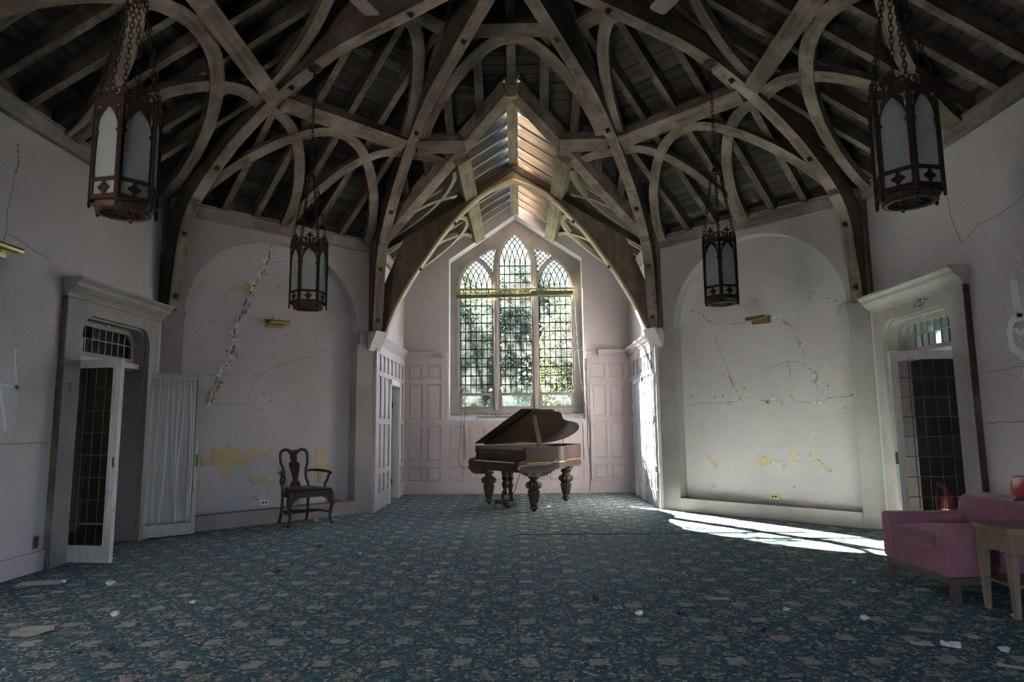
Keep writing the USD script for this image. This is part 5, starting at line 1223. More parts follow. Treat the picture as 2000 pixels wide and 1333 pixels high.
# ---------------------------------------------------------------- fittings and damage on the walls
import json
PAINT = json.loads('''{"patL":[[[0.621,0.899],[0.654,0.918],[0.743,0.919],[0.753,1.015],[0.771,1.06],[0.828,1.028],[0.882,1.062],[0.958,1.081],[0.992,1.142],[1.014,1.11],[1.012,1.027],[1.076,1.004],[1.105,1.056],[1.149,1.013],[1.182,0.97],[1.245,1.015],[1.287,1.024],[1.354,1.001],[1.383,0.941],[1.477,0.943],[1.519,1.001],[1.587,0.993],[1.622,0.954],[1.601,0.928],[1.512,0.91],[1.423,0.897],[1.304,0.891],[1.262,0.862],[1.285,0.808],[1.255,0.768],[1.203,0.723],[1.16,0.752],[1.126,0.805],[1.072,0.839],[1.043,0.799],[1.037,0.696],[0.968,0.629],[0.904,0.683],[0.86,0.767],[0.838,0.809],[0.728,0.814],[0.63,0.809]],[[1.262,0.59],[1.314,0.639],[1.389,0.65],[1.456,0.625],[1.511,0.632],[1.602,0.584],[1.515,0.531],[1.439,0.505],[1.34,0.522],[1.274,0.552]],[[1.292,0.379],[1.378,0.373],[1.442,0.41],[1.44,0.336],[1.414,0.297],[1.359,0.322]],[[1.508,0.405],[1.552,0.422],[1.592,0.398],[1.566,0.352]],[[2.24,0.932],[2.25,1.022],[2.3,0.998],[2.351,0.968],[2.401,1.018],[2.417,0.903],[2.433,0.777],[2.467,0.707],[2.424,0.629],[2.399,0.619],[2.366,0.463],[2.316,0.478],[2.298,0.636],[2.294,0.783],[2.254,0.875]],[[2.223,1.102],[2.297,1.124],[2.286,1.078]],[[1.436,0.843],[1.493,0.82],[1.46,0.8]],[[0.903,3.228],[0.951,3.287],[1.062,3.313],[1.122,3.375],[1.217,3.367],[1.23,3.295],[1.181,3.203],[1.142,3.135],[1.087,3.222],[1.025,3.224],[0.955,3.194]],[[1.116,3.006],[1.186,3.077],[1.2,2.995],[1.119,2.943]],[[1.553,3.361],[1.663,3.41],[1.711,3.34],[1.666,3.312]],[[1.758,3.302],[1.825,3.333],[1.817,3.232]],[[0.699,1.858],[0.824,1.872],[0.837,1.803],[0.713,1.78]],[[0.835,3.167],[0.937,3.15],[0.858,3.119]]],"crL":[[[1.472,4.05],[1.457,3.871],[1.411,3.623],[1.289,3.431],[1.23,3.295],[1.134,3.092],[1.079,2.918],[1.043,2.789],[0.989,2.619],[0.997,2.436],[0.944,2.269],[0.89,2.145],[0.808,2.021],[0.765,1.9],[0.753,1.722],[0.684,1.584]]],"hlL":[[[1.496,3.713],[1.651,3.75],[1.809,3.822]],[[1.222,1.691],[1.265,1.897],[1.406,2.068],[1.704,2.232],[1.974,2.324],[2.232,2.385],[2.472,2.548]],[[0.588,2.02],[0.974,2.038]],[[1.259,2.047],[1.385,2.053]],[[0.719,1.639],[1.213,1.641]],[[1.341,1.56],[1.467,1.562]],[[0.599,1.787],[0.712,1.79]]],"spL":[[1.486,3.082],[1.537,2.894],[2.271,2.712],[1.442,2.238],[1.478,1.842],[1.449,1.779],[1.548,1.687],[1.972,1.684],[2.079,1.947],[2.291,1.602],[2.162,1.535],[0.707,2.755],[0.534,2.371],[1.746,2.655],[1.046,1.759],[1.547,3.208],[0.928,2.654],[0.901,2.357],[1.367,2.527]],"patR":[[[2.49,0.819],[2.408,0.834],[2.352,0.77],[2.287,0.641],[2.331,0.632],[2.399,0.715]],[[1.703,0.801],[1.668,0.833],[1.615,0.84],[1.539,0.817],[1.476,0.794],[1.363,0.767],[1.389,0.748],[1.477,0.77],[1.481,0.708],[1.573,0.68],[1.648,0.74]],[[1.225,0.874],[1.18,0.911],[1.108,0.889],[1.085,0.865],[1.15,0.804],[1.074,0.764],[1.141,0.756],[1.2,0.79]],[[0.942,0.869],[0.908,0.846],[0.875,0.811],[0.817,0.813],[0.766,0.721],[0.678,0.667],[0.703,0.643],[0.813,0.696],[0.877,0.776],[0.942,0.768]],[[2.423,0.399],[2.33,0.384],[2.39,0.348]],[[1.353,0.719],[1.266,0.715],[1.295,0.654]],[[0.85,0.241],[0.796,0.268],[0.811,0.215]],[[1.993,0.844],[1.938,0.832],[1.981,0.806]],[[2.357,0.272],[2.293,0.263],[2.211,0.205],[2.34,0.202]],[[0.897,1.184],[0.815,1.19],[0.876,1.149]],[[1.198,0.43],[1.167,0.45],[1.164,0.396]],[[0.781,1.941],[0.729,1.938],[0.754,1.845],[0.816,1.802],[0.852,1.851],[0.798,1.875]],[[2.019,1.929],[1.972,1.927],[1.947,1.808],[1.993,1.832]]],"crR":[[[2.625,3.065],[2.472,3.005],[2.342,2.88],[2.247,2.784],[2.084,2.772],[1.94,2.771],[1.815,2.763],[1.691,2.771]],[[1.319,2.769],[1.22,2.742],[1.099,2.657]],[[1.023,2.537],[0.99,2.422],[0.955,2.322],[0.936,2.21]],[[0.97,2.103],[0.854,2.027],[0.78,1.954],[0.801,1.834],[0.751,1.792],[0.722,1.657]],[[2.052,2.05],[2.013,1.9],[1.934,1.764],[1.88,1.631],[1.836,1.593]],[[2.149,1.603],[2.005,1.613],[1.88,1.631]],[[1.875,1.71],[1.663,1.709]],[[1.608,1.635],[1.521,1.604],[1.389,1.635],[1.291,1.61],[1.224,1.567]],[[0.846,1.555],[0.728,1.571]],[[0.621,1.633],[0.52,1.636],[0.397,1.625],[0.332,1.68]],[[0.657,3.001],[0.532,2.928],[0.408,2.883],[0.348,2.842]]],"hlR":[[[1.099,2.657],[1.023,2.537]],[[2.245,2.669],[2.235,2.546],[2.171,2.373],[2.099,2.217],[2.052,2.05]],[[2.769,1.576],[2.613,1.595],[2.493,1.621],[2.311,1.601],[2.149,1.603]],[[1.149,1.66],[1.112,1.591],[0.846,1.555]],[[0.728,1.571],[0.621,1.633]],[[1.465,2.055],[1.259,2.125],[1.104,2.148],[0.97,2.103]],[[1.174,2.132],[1.152,2.047],[1.132,1.921]],[[2.778,2.838],[2.619,2.843]]],"spR":[[1.751,3.195],[1.719,3.07],[1.582,3.066],[1.9,2.505],[2.16,2.432],[1.918,2.188],[2.186,2.103],[2.143,2.003],[1.816,1.802],[1.477,1.857],[2.684,1.72],[2.398,1.829],[2.29,1.69],[2.159,1.699],[0.642,1.786],[0.53,1.846],[0.45,1.491],[0.812,3.066],[0.758,3.065],[0.802,3.002],[0.448,2.755],[2.301,1.481],[1.147,1.681],[2.431,2.969]]}''')
def niche_M(sd, off=0.0):
    w2, o, u, nrm = SIDE[sd, 'd']; return w2, frame(o+nrm*(ND-off), u, (0, 0, 1), -nrm) if sd > 0 else frame(o+nrm*(ND-off), u, (0, 0, 1), -nrm)
def jag(pts, amp, step, seed):
    g = random.Random(seed); out = []
    n = len(pts)
    for i in range(n):
        a, c = np.array(pts[i]), np.array(pts[(i+1) % n]); L = np.linalg.norm(c-a); k = max(1, int(L/step)); t = (c-a)/(L+1e-9)
        for j in range(k):
            q = a+(c-a)*j/k+np.array([-t[1], t[0]])*g.uniform(-amp, amp)*(j > 0 or 1); out.append(tuple(q))
    return Polygon(out).buffer(0)
def flake(b, M, c, ang, L, W, lift, th=.0015):
    """a curled chip of paint hinged along one edge: c = hinge centre in wall coordinates"""
    n = 4; d = np.array([math.cos(ang), math.sin(ang)]); s = np.array([-d[1], d[0]]); V = []
    for i in range(n+1):
        t = i/n; w = W*(1-t*.75); a = lift*t; x = L*math.sin(a)/max(lift, .01)*1.0 if lift > .05 else L*t; z = L*(1-math.cos(a))/max(lift, .01)
        for k in (-1, 1): V.append((c[0]+d[0]*x+s[0]*k*w/2, c[1]+d[1]*x+s[1]*k*w/2, z+.001))
    V = np.array(V)@M[:3, :3].T+M[:3, 3]
    F = [(2*i, 2*i+1, 2*i+3, 2*i+2) for i in range(n)]
    b.add(V, F)
for sd, k in ((-1, 'L'), (1, 'R')):
    w2, M = niche_M(sd)
    g = random.Random(5+sd); fl = MB(); ck = MB(); dirx = -1 if sd < 0 else 1
    for i, pts in enumerate(PAINT['pat'+k]):
        P = jag(pts, .012, .03, i)
        if P.is_empty: continue
        MB().poly(P, M@frame((0, 0, -.0005), (1, 0, 0), (0, 1, 0)), .0012).build('bare_plaster', 'ochre', w2)
        ring = np.array(max(getattr(P, 'geoms', [P]), key=lambda q: q.area).exterior.coords)
        c = ring.mean(0)
        for a, e in zip(ring[:-1], ring[1:]):
            if g.random() < .75:
                m = (a+e)/2; t = e-a; nn = np.array([t[1], -t[0]]); nn /= np.linalg.norm(nn)+1e-9
                if not P.contains(Point(m+nn*.004)): nn = -nn
                ang = math.atan2(nn[1], nn[0])+g.uniform(-.5, .5)
                flake(fl, M, m-nn*.004, ang, g.uniform(.012, .034), np.linalg.norm(t)*g.uniform(.8, 1.5), g.uniform(.6, 2.2))
                if g.random() < .3: ck.poly(LineString([a, e]).buffer(.0025), M, .0012)
    for i, pts in enumerate(PAINT['cr'+k]):
        pp = np.array(pts); L = LineString(pp); n = max(3, int(L.length/.035)); q = [np.array(L.interpolate(j/n, True).coords[0])+np.array([g.uniform(-.008, .008), g.uniform(-.006, .006)]) for j in range(n+1)]
        wide = .019 if (k == 'L') else .008
        up, lo = [], []
        for j, a in enumerate(q):
            t = q[min(j+1, n)]-q[max(j-1, 0)]; t /= np.linalg.norm(t)+1e-9; s = np.array([-t[1], t[0]]); w = wide*g.uniform(.15, 1.0)*(1 if 0 < j < n else .1)
            up.append(a+s*w); lo.append(a-s*w*.3)
            if g.random() < (.85 if k == 'L' else .6): flake(fl, M, a+s*(w+.004)*(1 if g.random() < .6 else -1), math.atan2(-s[1], -s[0])+(0 if g.random() < .6 else math.pi)+g.uniform(-.4, .4), g.uniform(.02, .055)*(1.5 if k == 'L' else .9), g.uniform(.03, .08), g.uniform(.5, 1.8))
        P = Polygon([tuple(x) for x in up]+[tuple(x) for x in lo[::-1]]).buffer(0)
        ck.poly(P, M, .0014)
    for pts in PAINT['hl'+k]:
        pp = np.array(pts); L = LineString(pp); n = max(3, int(L.length/.05)); q = [tuple(np.array(L.interpolate(j/n, True).coords[0])+np.array([g.uniform(-.006, .006), g.uniform(-.005, .005)])) for j in range(n+1)]
        ck.poly(LineString(q).buffer(.0022), M, .0012)
    for q in PAINT['sp'+k]:
        r = g.uniform(.006, .016); P = Polygon([(q[0]+r*g.uniform(.4, 1.2)*math.cos(a), q[1]+r*1.4*g.uniform(.4, 1.2)*math.sin(a)) for a in np.arange(7)*.9]).buffer(0)
        ck.poly(P, M, .0013)
        for _ in range(2): flake(fl, M, (q[0]+g.uniform(-.01, .01), q[1]+g.uniform(-.01, .012)), g.uniform(0, 6.28), g.uniform(.012, .03), g.uniform(.012, .03), g.uniform(.6, 1.9))
    # small chips scattered over the wall
    for _ in range(90):
        s, z = g.uniform(NS0+.05, NS1-.05), g.uniform(.25, 3.6)
        flake(fl, M, (s, z), g.uniform(0, 6.28), g.uniform(.004, .012), g.uniform(.004, .012), g.uniform(.4, 1.6))
    fl.build('paint_flakes', 'flake', w2, kind='stuff'); ck.build('cracks', 'crack', w2)
# outlets
def outlet(label, M, m, horiz=True):
    p = thing('wall_outlet', label, 'outlet'); w, h = (.115, .072) if horiz else (.072, .115)
    MB().tm(rbox(-w/2, w/2, -h/2, h/2, 0, .007, .003), M).build('plate', m, p)
    for s in (-1, 1):
        c = (s*.022, 0, .007) if horiz else (0, s*.022, .007)
        MB().tm(trimesh.creation.cylinder(.0155, .003, sections=14), M@frame(c, (1, 0, 0), (0, 1, 0))).build('socket', 'hole_dark', p)
    MB().tm(trimesh.creation.cylinder(.003, .003, sections=8), M@frame((0, 0, .0075), (1, 0, 0), (0, 1, 0))).build('screw', 'brass_dull', p)
def nM(sd, s, z): return niche_M(sd)[1]@frame((s, z, .001), (1, 0, 0), (0, 1, 0))
_mir = lambda M: M
def fix(M):     # right-handed frame whose z points into the room
    x, z = M[:3, 0], M[:3, 2]; y = np.array([0, 0, 1.]); return frame(M[:3, 3], np.cross(y, z), y, z)
outlet('white double outlet low on the left arched niche below the yellow patches', fix(nM(-1, 1.51, .267)), 'white_plate')
outlet('double outlet with scorched sockets behind the wooden armchair', fix(nM(-1, 2.54, .285)), 'white_plate')
outlet('brass double outlet low on the right arched niche', fix(nM(1, 1.462, .283)), 'brass')
outlet('pale double outlet low on the panelling left of the piano', frame((-1.813, YE-.025, .11), (1, 0, 0), (0, 0, 1)), 'white_plate')
outlet('pale double outlet low under the cupboard door right of the piano', frame((1.762, YE-.025, .11), (1, 0, 0), (0, 0, 1)), 'paint')
outlet('brown upright outlet low on the left wall beside the open door', frame((-XW+.001, 6.297, .207+.06), (0, 1, 0), (0, 0, 1)), 'brown_plate', False)
b = MB(); b.tm(rbox(-.035, .035, -.055, .055, 0, .006, .002), fix(nM(-1, 2.70, .40))); b.build('blank_plate', 'plaster', label='small painted-over upright plate near the pier behind the wooden armchair', cat='plate')
b = MB(); b.tm(rbox(2.42, 2.66, .195, .225, .0, .03, .003), frame(SIDE[-1, 'd'][1]+SIDE[-1, 'd'][3]*.12, SIDE[-1, 'd'][2], (0, 0, 1), SIDE[-1, 'd'][3])); b.build('wood_offcut', 'brown_door', label='short brown piece of wood lying on the plinth behind the wooden armchair', cat='wood')
# brass picture lights
def picture_light(label, M, ln=.26, back=1):
    p = thing('picture_light', label, 'lamp')
    MB().tm(rbox(-.14, .14, -.055, .055, 0, .014, .004), M).build('back_plate', 'brass', p)
    b = MB(); b.tube([(back*.02, .01, .012), (back*.02, .028, .06), (back*.02, .028, .09)], .011, 8); v = np.vstack(b.v)@M[:3, :3].T+M[:3, 3]; MB().add(v, np.vstack(b.f)).build('arm', 'brass', p, smooth=True)
    th = np.linspace(-.6, math.pi+.6, 14); b = MB(); V = [(back*.03+x, .018+.034*math.sin(t), .105+.034*math.cos(t)) for x in (-.15, .15) for t in th]
    F = [(i, i+1, 15+i, 14+i) for i in range(13)]; V = np.array(V)@M[:3, :3].T+M[:3, 3]; b.add(V, F); b.add(V+M[:3, 2]*.002, [f[::-1] for f in F]); b.build('shade', 'brass', p)
    MB().tm(trimesh.creation.cylinder(.013, .24, sections=10), M@frame((back*.03, .015, .105), (0, 1, 0), (0, 0, 1))).build('tube_lamp', 'white_plate', p)
picture_light('brass picture light on the cracked left arched niche', fix(nM(-1, 1.56, 2.80)), back=1)
picture_light('brass picture light on the right arched niche', fix(nM(1, 1.50, 2.765)), back=-1)
picture_light('brass picture light cut off by the left edge of the picture', frame((-XW+.001, 5.50, 2.86), (0, 1, 0), (0, 0, 1)))
# floor grilles in the panelling under the window
for x0, x1, lab in ((-.655, -.10, 'tan square-mesh floor vent behind the left piano leg'), (.045, .61, 'tan square-mesh floor vent behind the right piano leg')):
    p = thing('floor_vent', lab, 'vent'); Mv = ME@frame((0, 0, -.0255), (1, 0, 0), (0, 1, 0))
    b = MB(); b.poly(sbox(x0, .02, x1, .20), Mv@frame((0, 0, .001), (1, 0, 0), (0, 1, 0)), .001); b.build('backing', 'hole_dark', p)
    b = MB(); n = int((x1-x0)/.0233)
    for i in range(n+1): x = x0+(x1-x0)*i/n; b.box(x-.004, x+.004, YE-.029, YE-.0255, .02, .20)
    for j in range(9): z = .02+.18*j/8; b.box(x0-.004, x1+.004, YE-.0292, YE-.0255, z-.004, z+.004)
    b.build('mesh', 'vent_tan', p)
b = MB(); b.tm(trimesh.creation.cylinder(.014, .004, sections=14), frame((.735, YE-.026, .115), (1, 0, 0), (0, 0, 1))); b.build('cable_hole', 'hole_dark', wend)
# cords hanging from the blind and by the cupboard
def cordthing(label, pts):
    pts = np.array(pts, float); L = np.concatenate([[0], np.cumsum(np.linalg.norm(np.diff(pts, axis=0), axis=1))]); P = PchipInterpolator(L, pts)(np.linspace(0, L[-1], 40))
    MB().tube(P, .0045, 6).build('pull_cord', 'cord', bl, smooth=True)
cordthing('thin cord hanging from the blind down over the panelling left of the piano', [(-1.06, 13.18, 3.95), (-1.07, 13.10, 2.4), (-1.08, 12.985, 1.5), (-1.10, 12.985, 1.30), (-1.11, 12.985, .95), (-1.15, 12.985, .70), (-1.12, 12.985, .56), (-1.05, 12.985, .50), (-.95, 12.985, .505)])
cordthing('second thin cord beside it hanging straighter down to the sill panel', [(-1.0, 13.18, 3.95), (-1.0, 13.10, 2.4), (-1.02, 12.985, 1.5), (-1.03, 12.985, 1.32), (-1.01, 12.985, 1.1), (-1.0, 12.985, .68)])
cordthing('looped cord hanging down the panelling beside the cupboard door right of the piano', [(1.20, 13.18, 3.95), (1.27, 13.06, 2.2), (1.36, 12.975, 1.62), (1.385, 12.98, 1.5), (1.365, 12.98, 1.0), (1.40, 12.98, .5), (1.39, 12.98, .10), (1.37, 12.98, .04)])
cordthing('doubled cord end beside the looped cord near the cupboard door', [(1.385, 12.972, 1.5), (1.41, 12.972, 1.2), (1.405, 12.972, .6), (1.42, 12.972, .25)])
# sprayed and pencilled marks
def wall_strokes(sd, strokes, m, name, parent, w=.02, xoff=.0012):
    b = MB()
    for pts, ww in strokes:
        L = LineString(pts); P = L.buffer(ww, 4); b.poly(P, frame((sd*(XW-xoff), 0, 0), (0, 1, 0), (0, 0, 1), (sd, 0, 0)), xoff+.0002)
    return b.build(name, m, parent)
wL, wR = '/World/wall_left', '/World/wall_right'
def bez(p, n=14):
    p = np.array(p, float); t = np.linspace(0, 1, n); L = np.linspace(0, 1, len(p)); return [tuple(q) for q in PchipInterpolator(L, p)(t)]
wall_strokes(-1, [(bez([(5.56, 1.86), (5.60, 1.78), (5.66, 1.72), (5.74, 1.70), (5.92, 1.69)]), .014), ([(5.86, 2.02), (5.87, 1.88), (5.90, 1.70), (5.92, 1.52)], .018), ([(5.915, 1.46), (5.91, 1.36)], .013), (bez([(5.65, 1.88), (5.70, 1.70), (5.76, 1.52), (5.82, 1.30)]), .016), (bez([(5.55, 1.60), (5.60, 1.48), (5.66, 1.34)]), .014), (bez([(5.55, 1.86), (5.57, 1.80)]), .02)], 'spray_blue', 'spray_mark', wL)
wall_strokes(-1, [(bez([(5.82, 1.30), (5.87, 1.12), (5.90, .98)]), .007), (bez([(5.60, 1.62), (5.66, 1.45), (5.70, 1.28)]), .006), ([(5.88, 2.0), (5.885, 1.9)], .009)], 'spray_teal', 'spray_mark', wL, xoff=.0016)
wall_strokes(1, [(bez([(5.83, 2.50), (5.825, 2.36), (5.80, 2.24)]), .045), (bez([(5.78, 2.20), (5.88, 2.19), (5.94, 2.08), (5.93, 1.96), (5.84, 1.88), (5.72, 1.80)]), .035), (bez([(5.76, 1.76), (5.80, 1.68), (5.78, 1.60), (5.70, 1.56)]), .04), (bez([(5.73, 1.60), (5.79, 1.49), (5.82, 1.44)]), .016), (bez([(5.86, 2.10), (5.82, 2.06), (5.78, 2.08)]), .02)], 'spray_blue', 'spray_mark', wR)
# cracks and chips of the side walls
def side_damage(sd, cracks, chips, parent):
    M = frame((sd*XW, 0, 0), (0, 1, 0), (0, 0, 1), (-sd, 0, 0)); g = random.Random(31+sd); ck, fl = MB(), MB()
    for pts, w in cracks:
        L = LineString(pts); n = max(3, int(L.length/.05)); q = [tuple(np.array(L.interpolate(j/n, True).coords[0])+np.array([g.uniform(-.008, .008), g.uniform(-.005, .005)])) for j in range(n+1)]
        ck.poly(LineString(q).buffer(w), M, .0012)
        if w > .003:
            for a in q: flake(fl, M, (a[0]+g.uniform(-.01, .01), a[1]), g.uniform(0, 6.28), g.uniform(.02, .04), .03, g.uniform(.6, 1.6))
    for y, z, r in chips:
        P = Polygon([(y+r*g.uniform(.5, 1.2)*math.cos(a), z+1.5*r*g.uniform(.5, 1.2)*math.sin(a)) for a in np.arange(7)*.9]).buffer(0); fl.poly(P, M, .001)
    if ck.v: ck.build('cracks', 'crack', parent)
    if fl.v: fl.build('paint_flakes', 'flake', parent, kind='stuff')
side_damage(-1, [([(5.68, 3.90), (5.70, 3.74), (5.68, 3.60)], .006), ([(5.68, 3.60), (5.65, 3.40), (5.62, 3.20), (5.64, 3.06), (5.60, 2.90)], .0022), ([(5.66, 3.04), (5.80, 3.02), (5.95, 2.98), (6.2, 2.93)], .0024), ([(5.1, 1.19), (5.9, 1.19), (6.35, 1.18)], .003)], [(6.30, 2.36, .02), (6.33, 2.28, .018), (6.25, 2.27, .012), (6.34, 2.33, .012)], wL)
side_damage(1, [([(6.6, 3.58), (6.58, 3.42), (6.52, 3.2), (6.44, 3.05)], .003), ([(6.42, 3.06), (6.2, 3.16), (5.9, 3.17), (5.6, 3.25)], .002), ([(6.3, 1.75), (6.05, 1.76), (5.85, 1.77), (5.6, 1.78)], .0022), ([(6.35, 1.28), (5.9, 1.29), (5.5, 1.27)], .003)], [(5.85, 2.58, .018), (5.74, 2.72, .022), (5.72, 2.60, .018), (5.98, 2.08, .015), (5.95, 2.02, .012), (6.05, 2.2, .012), (5.78, 2.02, .02), (5.83, 2.0, .015), (5.72, 2.34, .018)], wR)
# door marks: a drawn eye over the right door, the figure 3 on the left casing, small plates
def casing_M(sd, y, z): return frame((sd*(XW-.0465), y, z), (0, -sd, 0), (0, 0, 1), (-sd, 0, 0))
b = MB(); M = casing_M(1, 7.13, 2.575)
up = bez([(-.12, -.015), (-.06, .032), (0, .045), (.06, .035), (.12, .022), (.14, .004)]); lo = bez([(-.12, -.03), (-.06, -.025), (0, -.032), (.05, -.02), (.09, .02)])
for q, w in ((up, .0055), (lo, .0045), ([(0, .035), (0, -.03)], .006), ([(0, -.035), (.003, -.085)], .0025), ([(.006, .055), (.004, .07)], .0025)): b.poly(LineString(q).buffer(w), M, .0012)
b.poly(Point(0, .004).buffer(.028).difference(Point(0, .004).buffer(.021)), M, .0012); b.build('drawn_eye', 'pencil', '/World/door_2')
M = casing_M(-1, 6.52, 1.68); b = MB(); t = meshkit.text_mesh('3', .085, .0012); b.tm(t, M@frame((-.02, 0, 0), (1, 0, 0), (0, 1, 0))); b.build('figure_three', 'pencil', '/World/door_1')
for sd, d in ((-1, '/World/door_1'), (1, '/World/door_2')):
    M = casing_M(sd, 6.515 if sd < 0 else 6.56, 1.53); b = MB(); b.tm(rbox(-.03, .03, -.008, .008, 0, .004, .001), M); b.build('small_plate', 'iron', d); b = MB(); b.tm(rbox(-.022, .022, -.004, .004, .003, .006, .001), M); b.build('plate_slot', 'white_plate', d)

# ---------------------------------------------------------------- litter on the carpet
def sheet(name, label, x, y, w, h, rot, m='paper', curl=.004, cat='paper', group=None):
    n = 6; g = random.Random(int(x*1000+y*77)); b = MB(); V = []; a, c = g.uniform(2, 6), g.uniform(2, 6)
    for i in range(n):
        for j in range(n):
            u, v = i/(n-1)-.5, j/(n-1)-.5; z = .0035+curl*(1+math.sin(a*u*2+c*v*2+a))*(abs(u)+abs(v)); X, Y = u*w, v*h
            V.append((x+X*math.cos(rot)-Y*math.sin(rot), y+X*math.sin(rot)+Y*math.cos(rot), z))
    F = [(i*n+j, (i+1)*n+j, (i+1)*n+j+1, i*n+j+1) for i in range(n-1) for j in range(n-1)]
    b.add(V, F); b.add(np.array(V)-(0, 0, .0015), [f[::-1] for f in F]); return b.build(name, m, label=label, cat=cat, group=group)
sheet('paper_sheet', 'large buff sheet of paper on the carpet nearest the left baseboard', -4.06, 5.83, .34, .20, .35)
sheet('paper_scrap', 'small white rectangle of paper beside the large buff sheet', -3.69, 5.52, .085, .075, .2)
sheet('paper_scrap', 'bluish strip of paper just in front of the large buff sheet', -3.80, 5.38, .17, .06, .5, 'spray_blue')
sheet('paper_sheet', 'creased translucent grey sheet lying at the lower left of the carpet', -3.12, 4.46, .24, .22, .6, 'paper_grey', .012)
sheet('paper_scrap', 'pale torn scrap left of the creased grey sheet', -3.60, 5.22-.35, .06, .03, .1)
sheet('paper_scrap', 'faint buff scrap between the bluish strip and the creased sheet', -3.40, 4.95, .16, .05, .7, 'paper_grey')
sheet('paper_scrap', 'torn white scrap of paper in the open carpet right of centre', 1.52, 5.15, .17, .06, .1)
sheet('paper_scrap', 'white square of paper at the lower right, in front of the armchair', 2.40, 4.11, .12, .075, -.15)
sheet('paper_scrap', 'white triangular scrap right of the white square of paper', 2.54, 4.06, .10, .04, -.5, curl=.02)
sheet('paper_scrap', 'long pale scrap below the side table on the carpet', 2.55, 4.36, .14, .06, -.2, 'paper_grey')
sheet('paper_scrap', 'pale strip of paper at the lower right corner of the carpet', 2.66, 3.72, .16, .05, -.8)
sheet('paper_scrap', 'small buff scrap between the white square and the long pale scrap', 2.78, 4.22, .07, .04, .1, 'spray_blue')
def ring(label, x, y, s, rot):
    P = sbox(-s, -s*.7, s, s*.7).difference(sbox(-s*.62, -s*.38, s*.62, s*.38)); b = MB(); b.poly(P, frame((x, y, .003), (math.cos(rot), math.sin(rot), 0), (-math.sin(rot), math.cos(rot), 0)), .003); b.build('plastic_frame', 'paper', label=label, cat='litter')
ring('small white square frame lying on the carpet right of centre', .74, 4.93, .034, -.2)
ring('small white square frame lying on the carpet left of centre', -.72, 5.98, .042, .1)
def crumple(label, x, y, s, m='paper', name='crumpled_paper', group=None, cat='litter'):
    g = random.Random(int(x*991+y*313)); t = trimesh.creation.icosphere(2, 1.0); v = t.vertices*(.55+.75*np.array([meshkit.noise(p*1.7+x*3, 3) for p in t.vertices]))[:, None]
    v = v*[s, s*.8, s*.55]; v[:, 2] -= v[:, 2].min(); MB().add(v+(x, y, .001), t.faces).build(name, m, label=label, cat=cat, group=group)
for lab, x, y, s in (('crumpled white tissue in front of the left open door', -3.40, 5.73, .038), ('small crumpled white paper nearest the foot of the left open door', -3.87, 5.84, .024), ('white crumpled lump on the carpet left of centre, in the open', -2.41, 5.14, .024), ('pale crumpled scrap left of the round white lump', -2.80, 4.82, .030), ('white crumpled scrap in front of the armchair leg', 2.32, 4.60, .032), ('crumpled white tissue at the far lower right', 2.78, 3.97, .03), ('white lump on the carpet right of the torn scrap', 1.89, 4.82, .026), ('white crumb pile at the front leg of the side table', 3.33, 4.62, .03), ('crumpled white bit under the wooden armchair', -2.80, 9.42, .035), ('bright crumpled white bit right of centre near the small frame', .86, 4.74, .030), ('grey crumpled paper by the left edge of the seam', -1.60, 7.0, .022), ('pale crumpled bit near the foot of the armchair', 2.75, 5.60, .02)):
    crumple(lab, x, y, s)
# curled dead leaves and dark crumbs
LV = [(-2.38, 4.10, .055), (-2.16, 6.17, .05), (-2.14, 7.44, .035), (-1.58, 4.52, .03), (-1.36, 4.84, .03), (1.34, 5.41, .035), (.61, 5.13, .05), (1.35, 5.74, .03), (1.22, 5.78, .03), (-2.55, 4.03, .035), (.68, 6.13, .03), (-.53, 7.42, .03), (-.81, 5.98, .028), (2.12, 4.75, .03), (1.56, 4.36, .035), (1.15, 4.75, .035), (.95, 5.35, .03), (-1.2, 5.3, .03), (.45, 4.05, .03), (-.35, 3.75, .03), (-3.9, 5.3, .04)]
LL = ['large black curled leaf at lower left, right of the creased grey sheet', 'dark curled leaf on the carpet below the left niche, in front of the wooden armchair', 'small dark leaf on the carpet just in front of the wooden armchair', 'small dark leaf at the bottom left, right of the large black leaf', 'dark leaf right of and behind the small bottom left leaf', 'dark leaf in front of the right niche, the nearer of a pair', 'largest dark leaf just left of the torn white scrap', 'left one of two dark leaves side by side right of the carpet middle', 'right one of two dark leaves side by side right of the carpet middle', 'dark crumb of leaf left of the large black leaf at the bottom', 'dark leaf on the carpet in line with the right piano leg', 'small reddish dark leaf on the carpet in front of the piano, left of the middle', 'dark crumb beside the small white frame left of centre', 'dark leaf between the armchair and the torn white scrap', 'dark leaf below the torn white scrap, towards the bottom edge', 'dark leaf just right of the small white frame right of centre', 'thin dark leaf behind the small white frame right of centre', 'lone dark leaf on the carpet left of the middle', 'dark leaf near the bottom edge, right of the middle', 'dark leaf closest to the bottom edge in the middle', 'orange brown torn card at the left edge of the carpet']
for i, (x, y, s) in enumerate(LV):
    g = random.Random(i); b = MB(); a = g.random()*6.28; n = 5; V = []
    for k in range(n+1):
        t = k/n-.5; w = s*.45*math.cos(t*2.6); z = .004+.9*s*(t*t)*g.uniform(.8, 1.4)
        for sg in (-1, 1): X, Y = t*2*s, sg*w; V.append((x+X*math.cos(a)-Y*math.sin(a), y+X*math.sin(a)+Y*math.cos(a), z+.25*s*(sg+1)*.5))
    F = [(2*k, 2*k+1, 2*k+3, 2*k+2) for k in range(n)]; b.add(V, F)
    b.build('dead_leaf' if i != 20 else 'card_scrap', 'dead_leaf' if i != 20 else 'cardboard', label=LL[i], cat='leaf' if i != 20 else 'card')
b = MB(); g = random.Random(77)
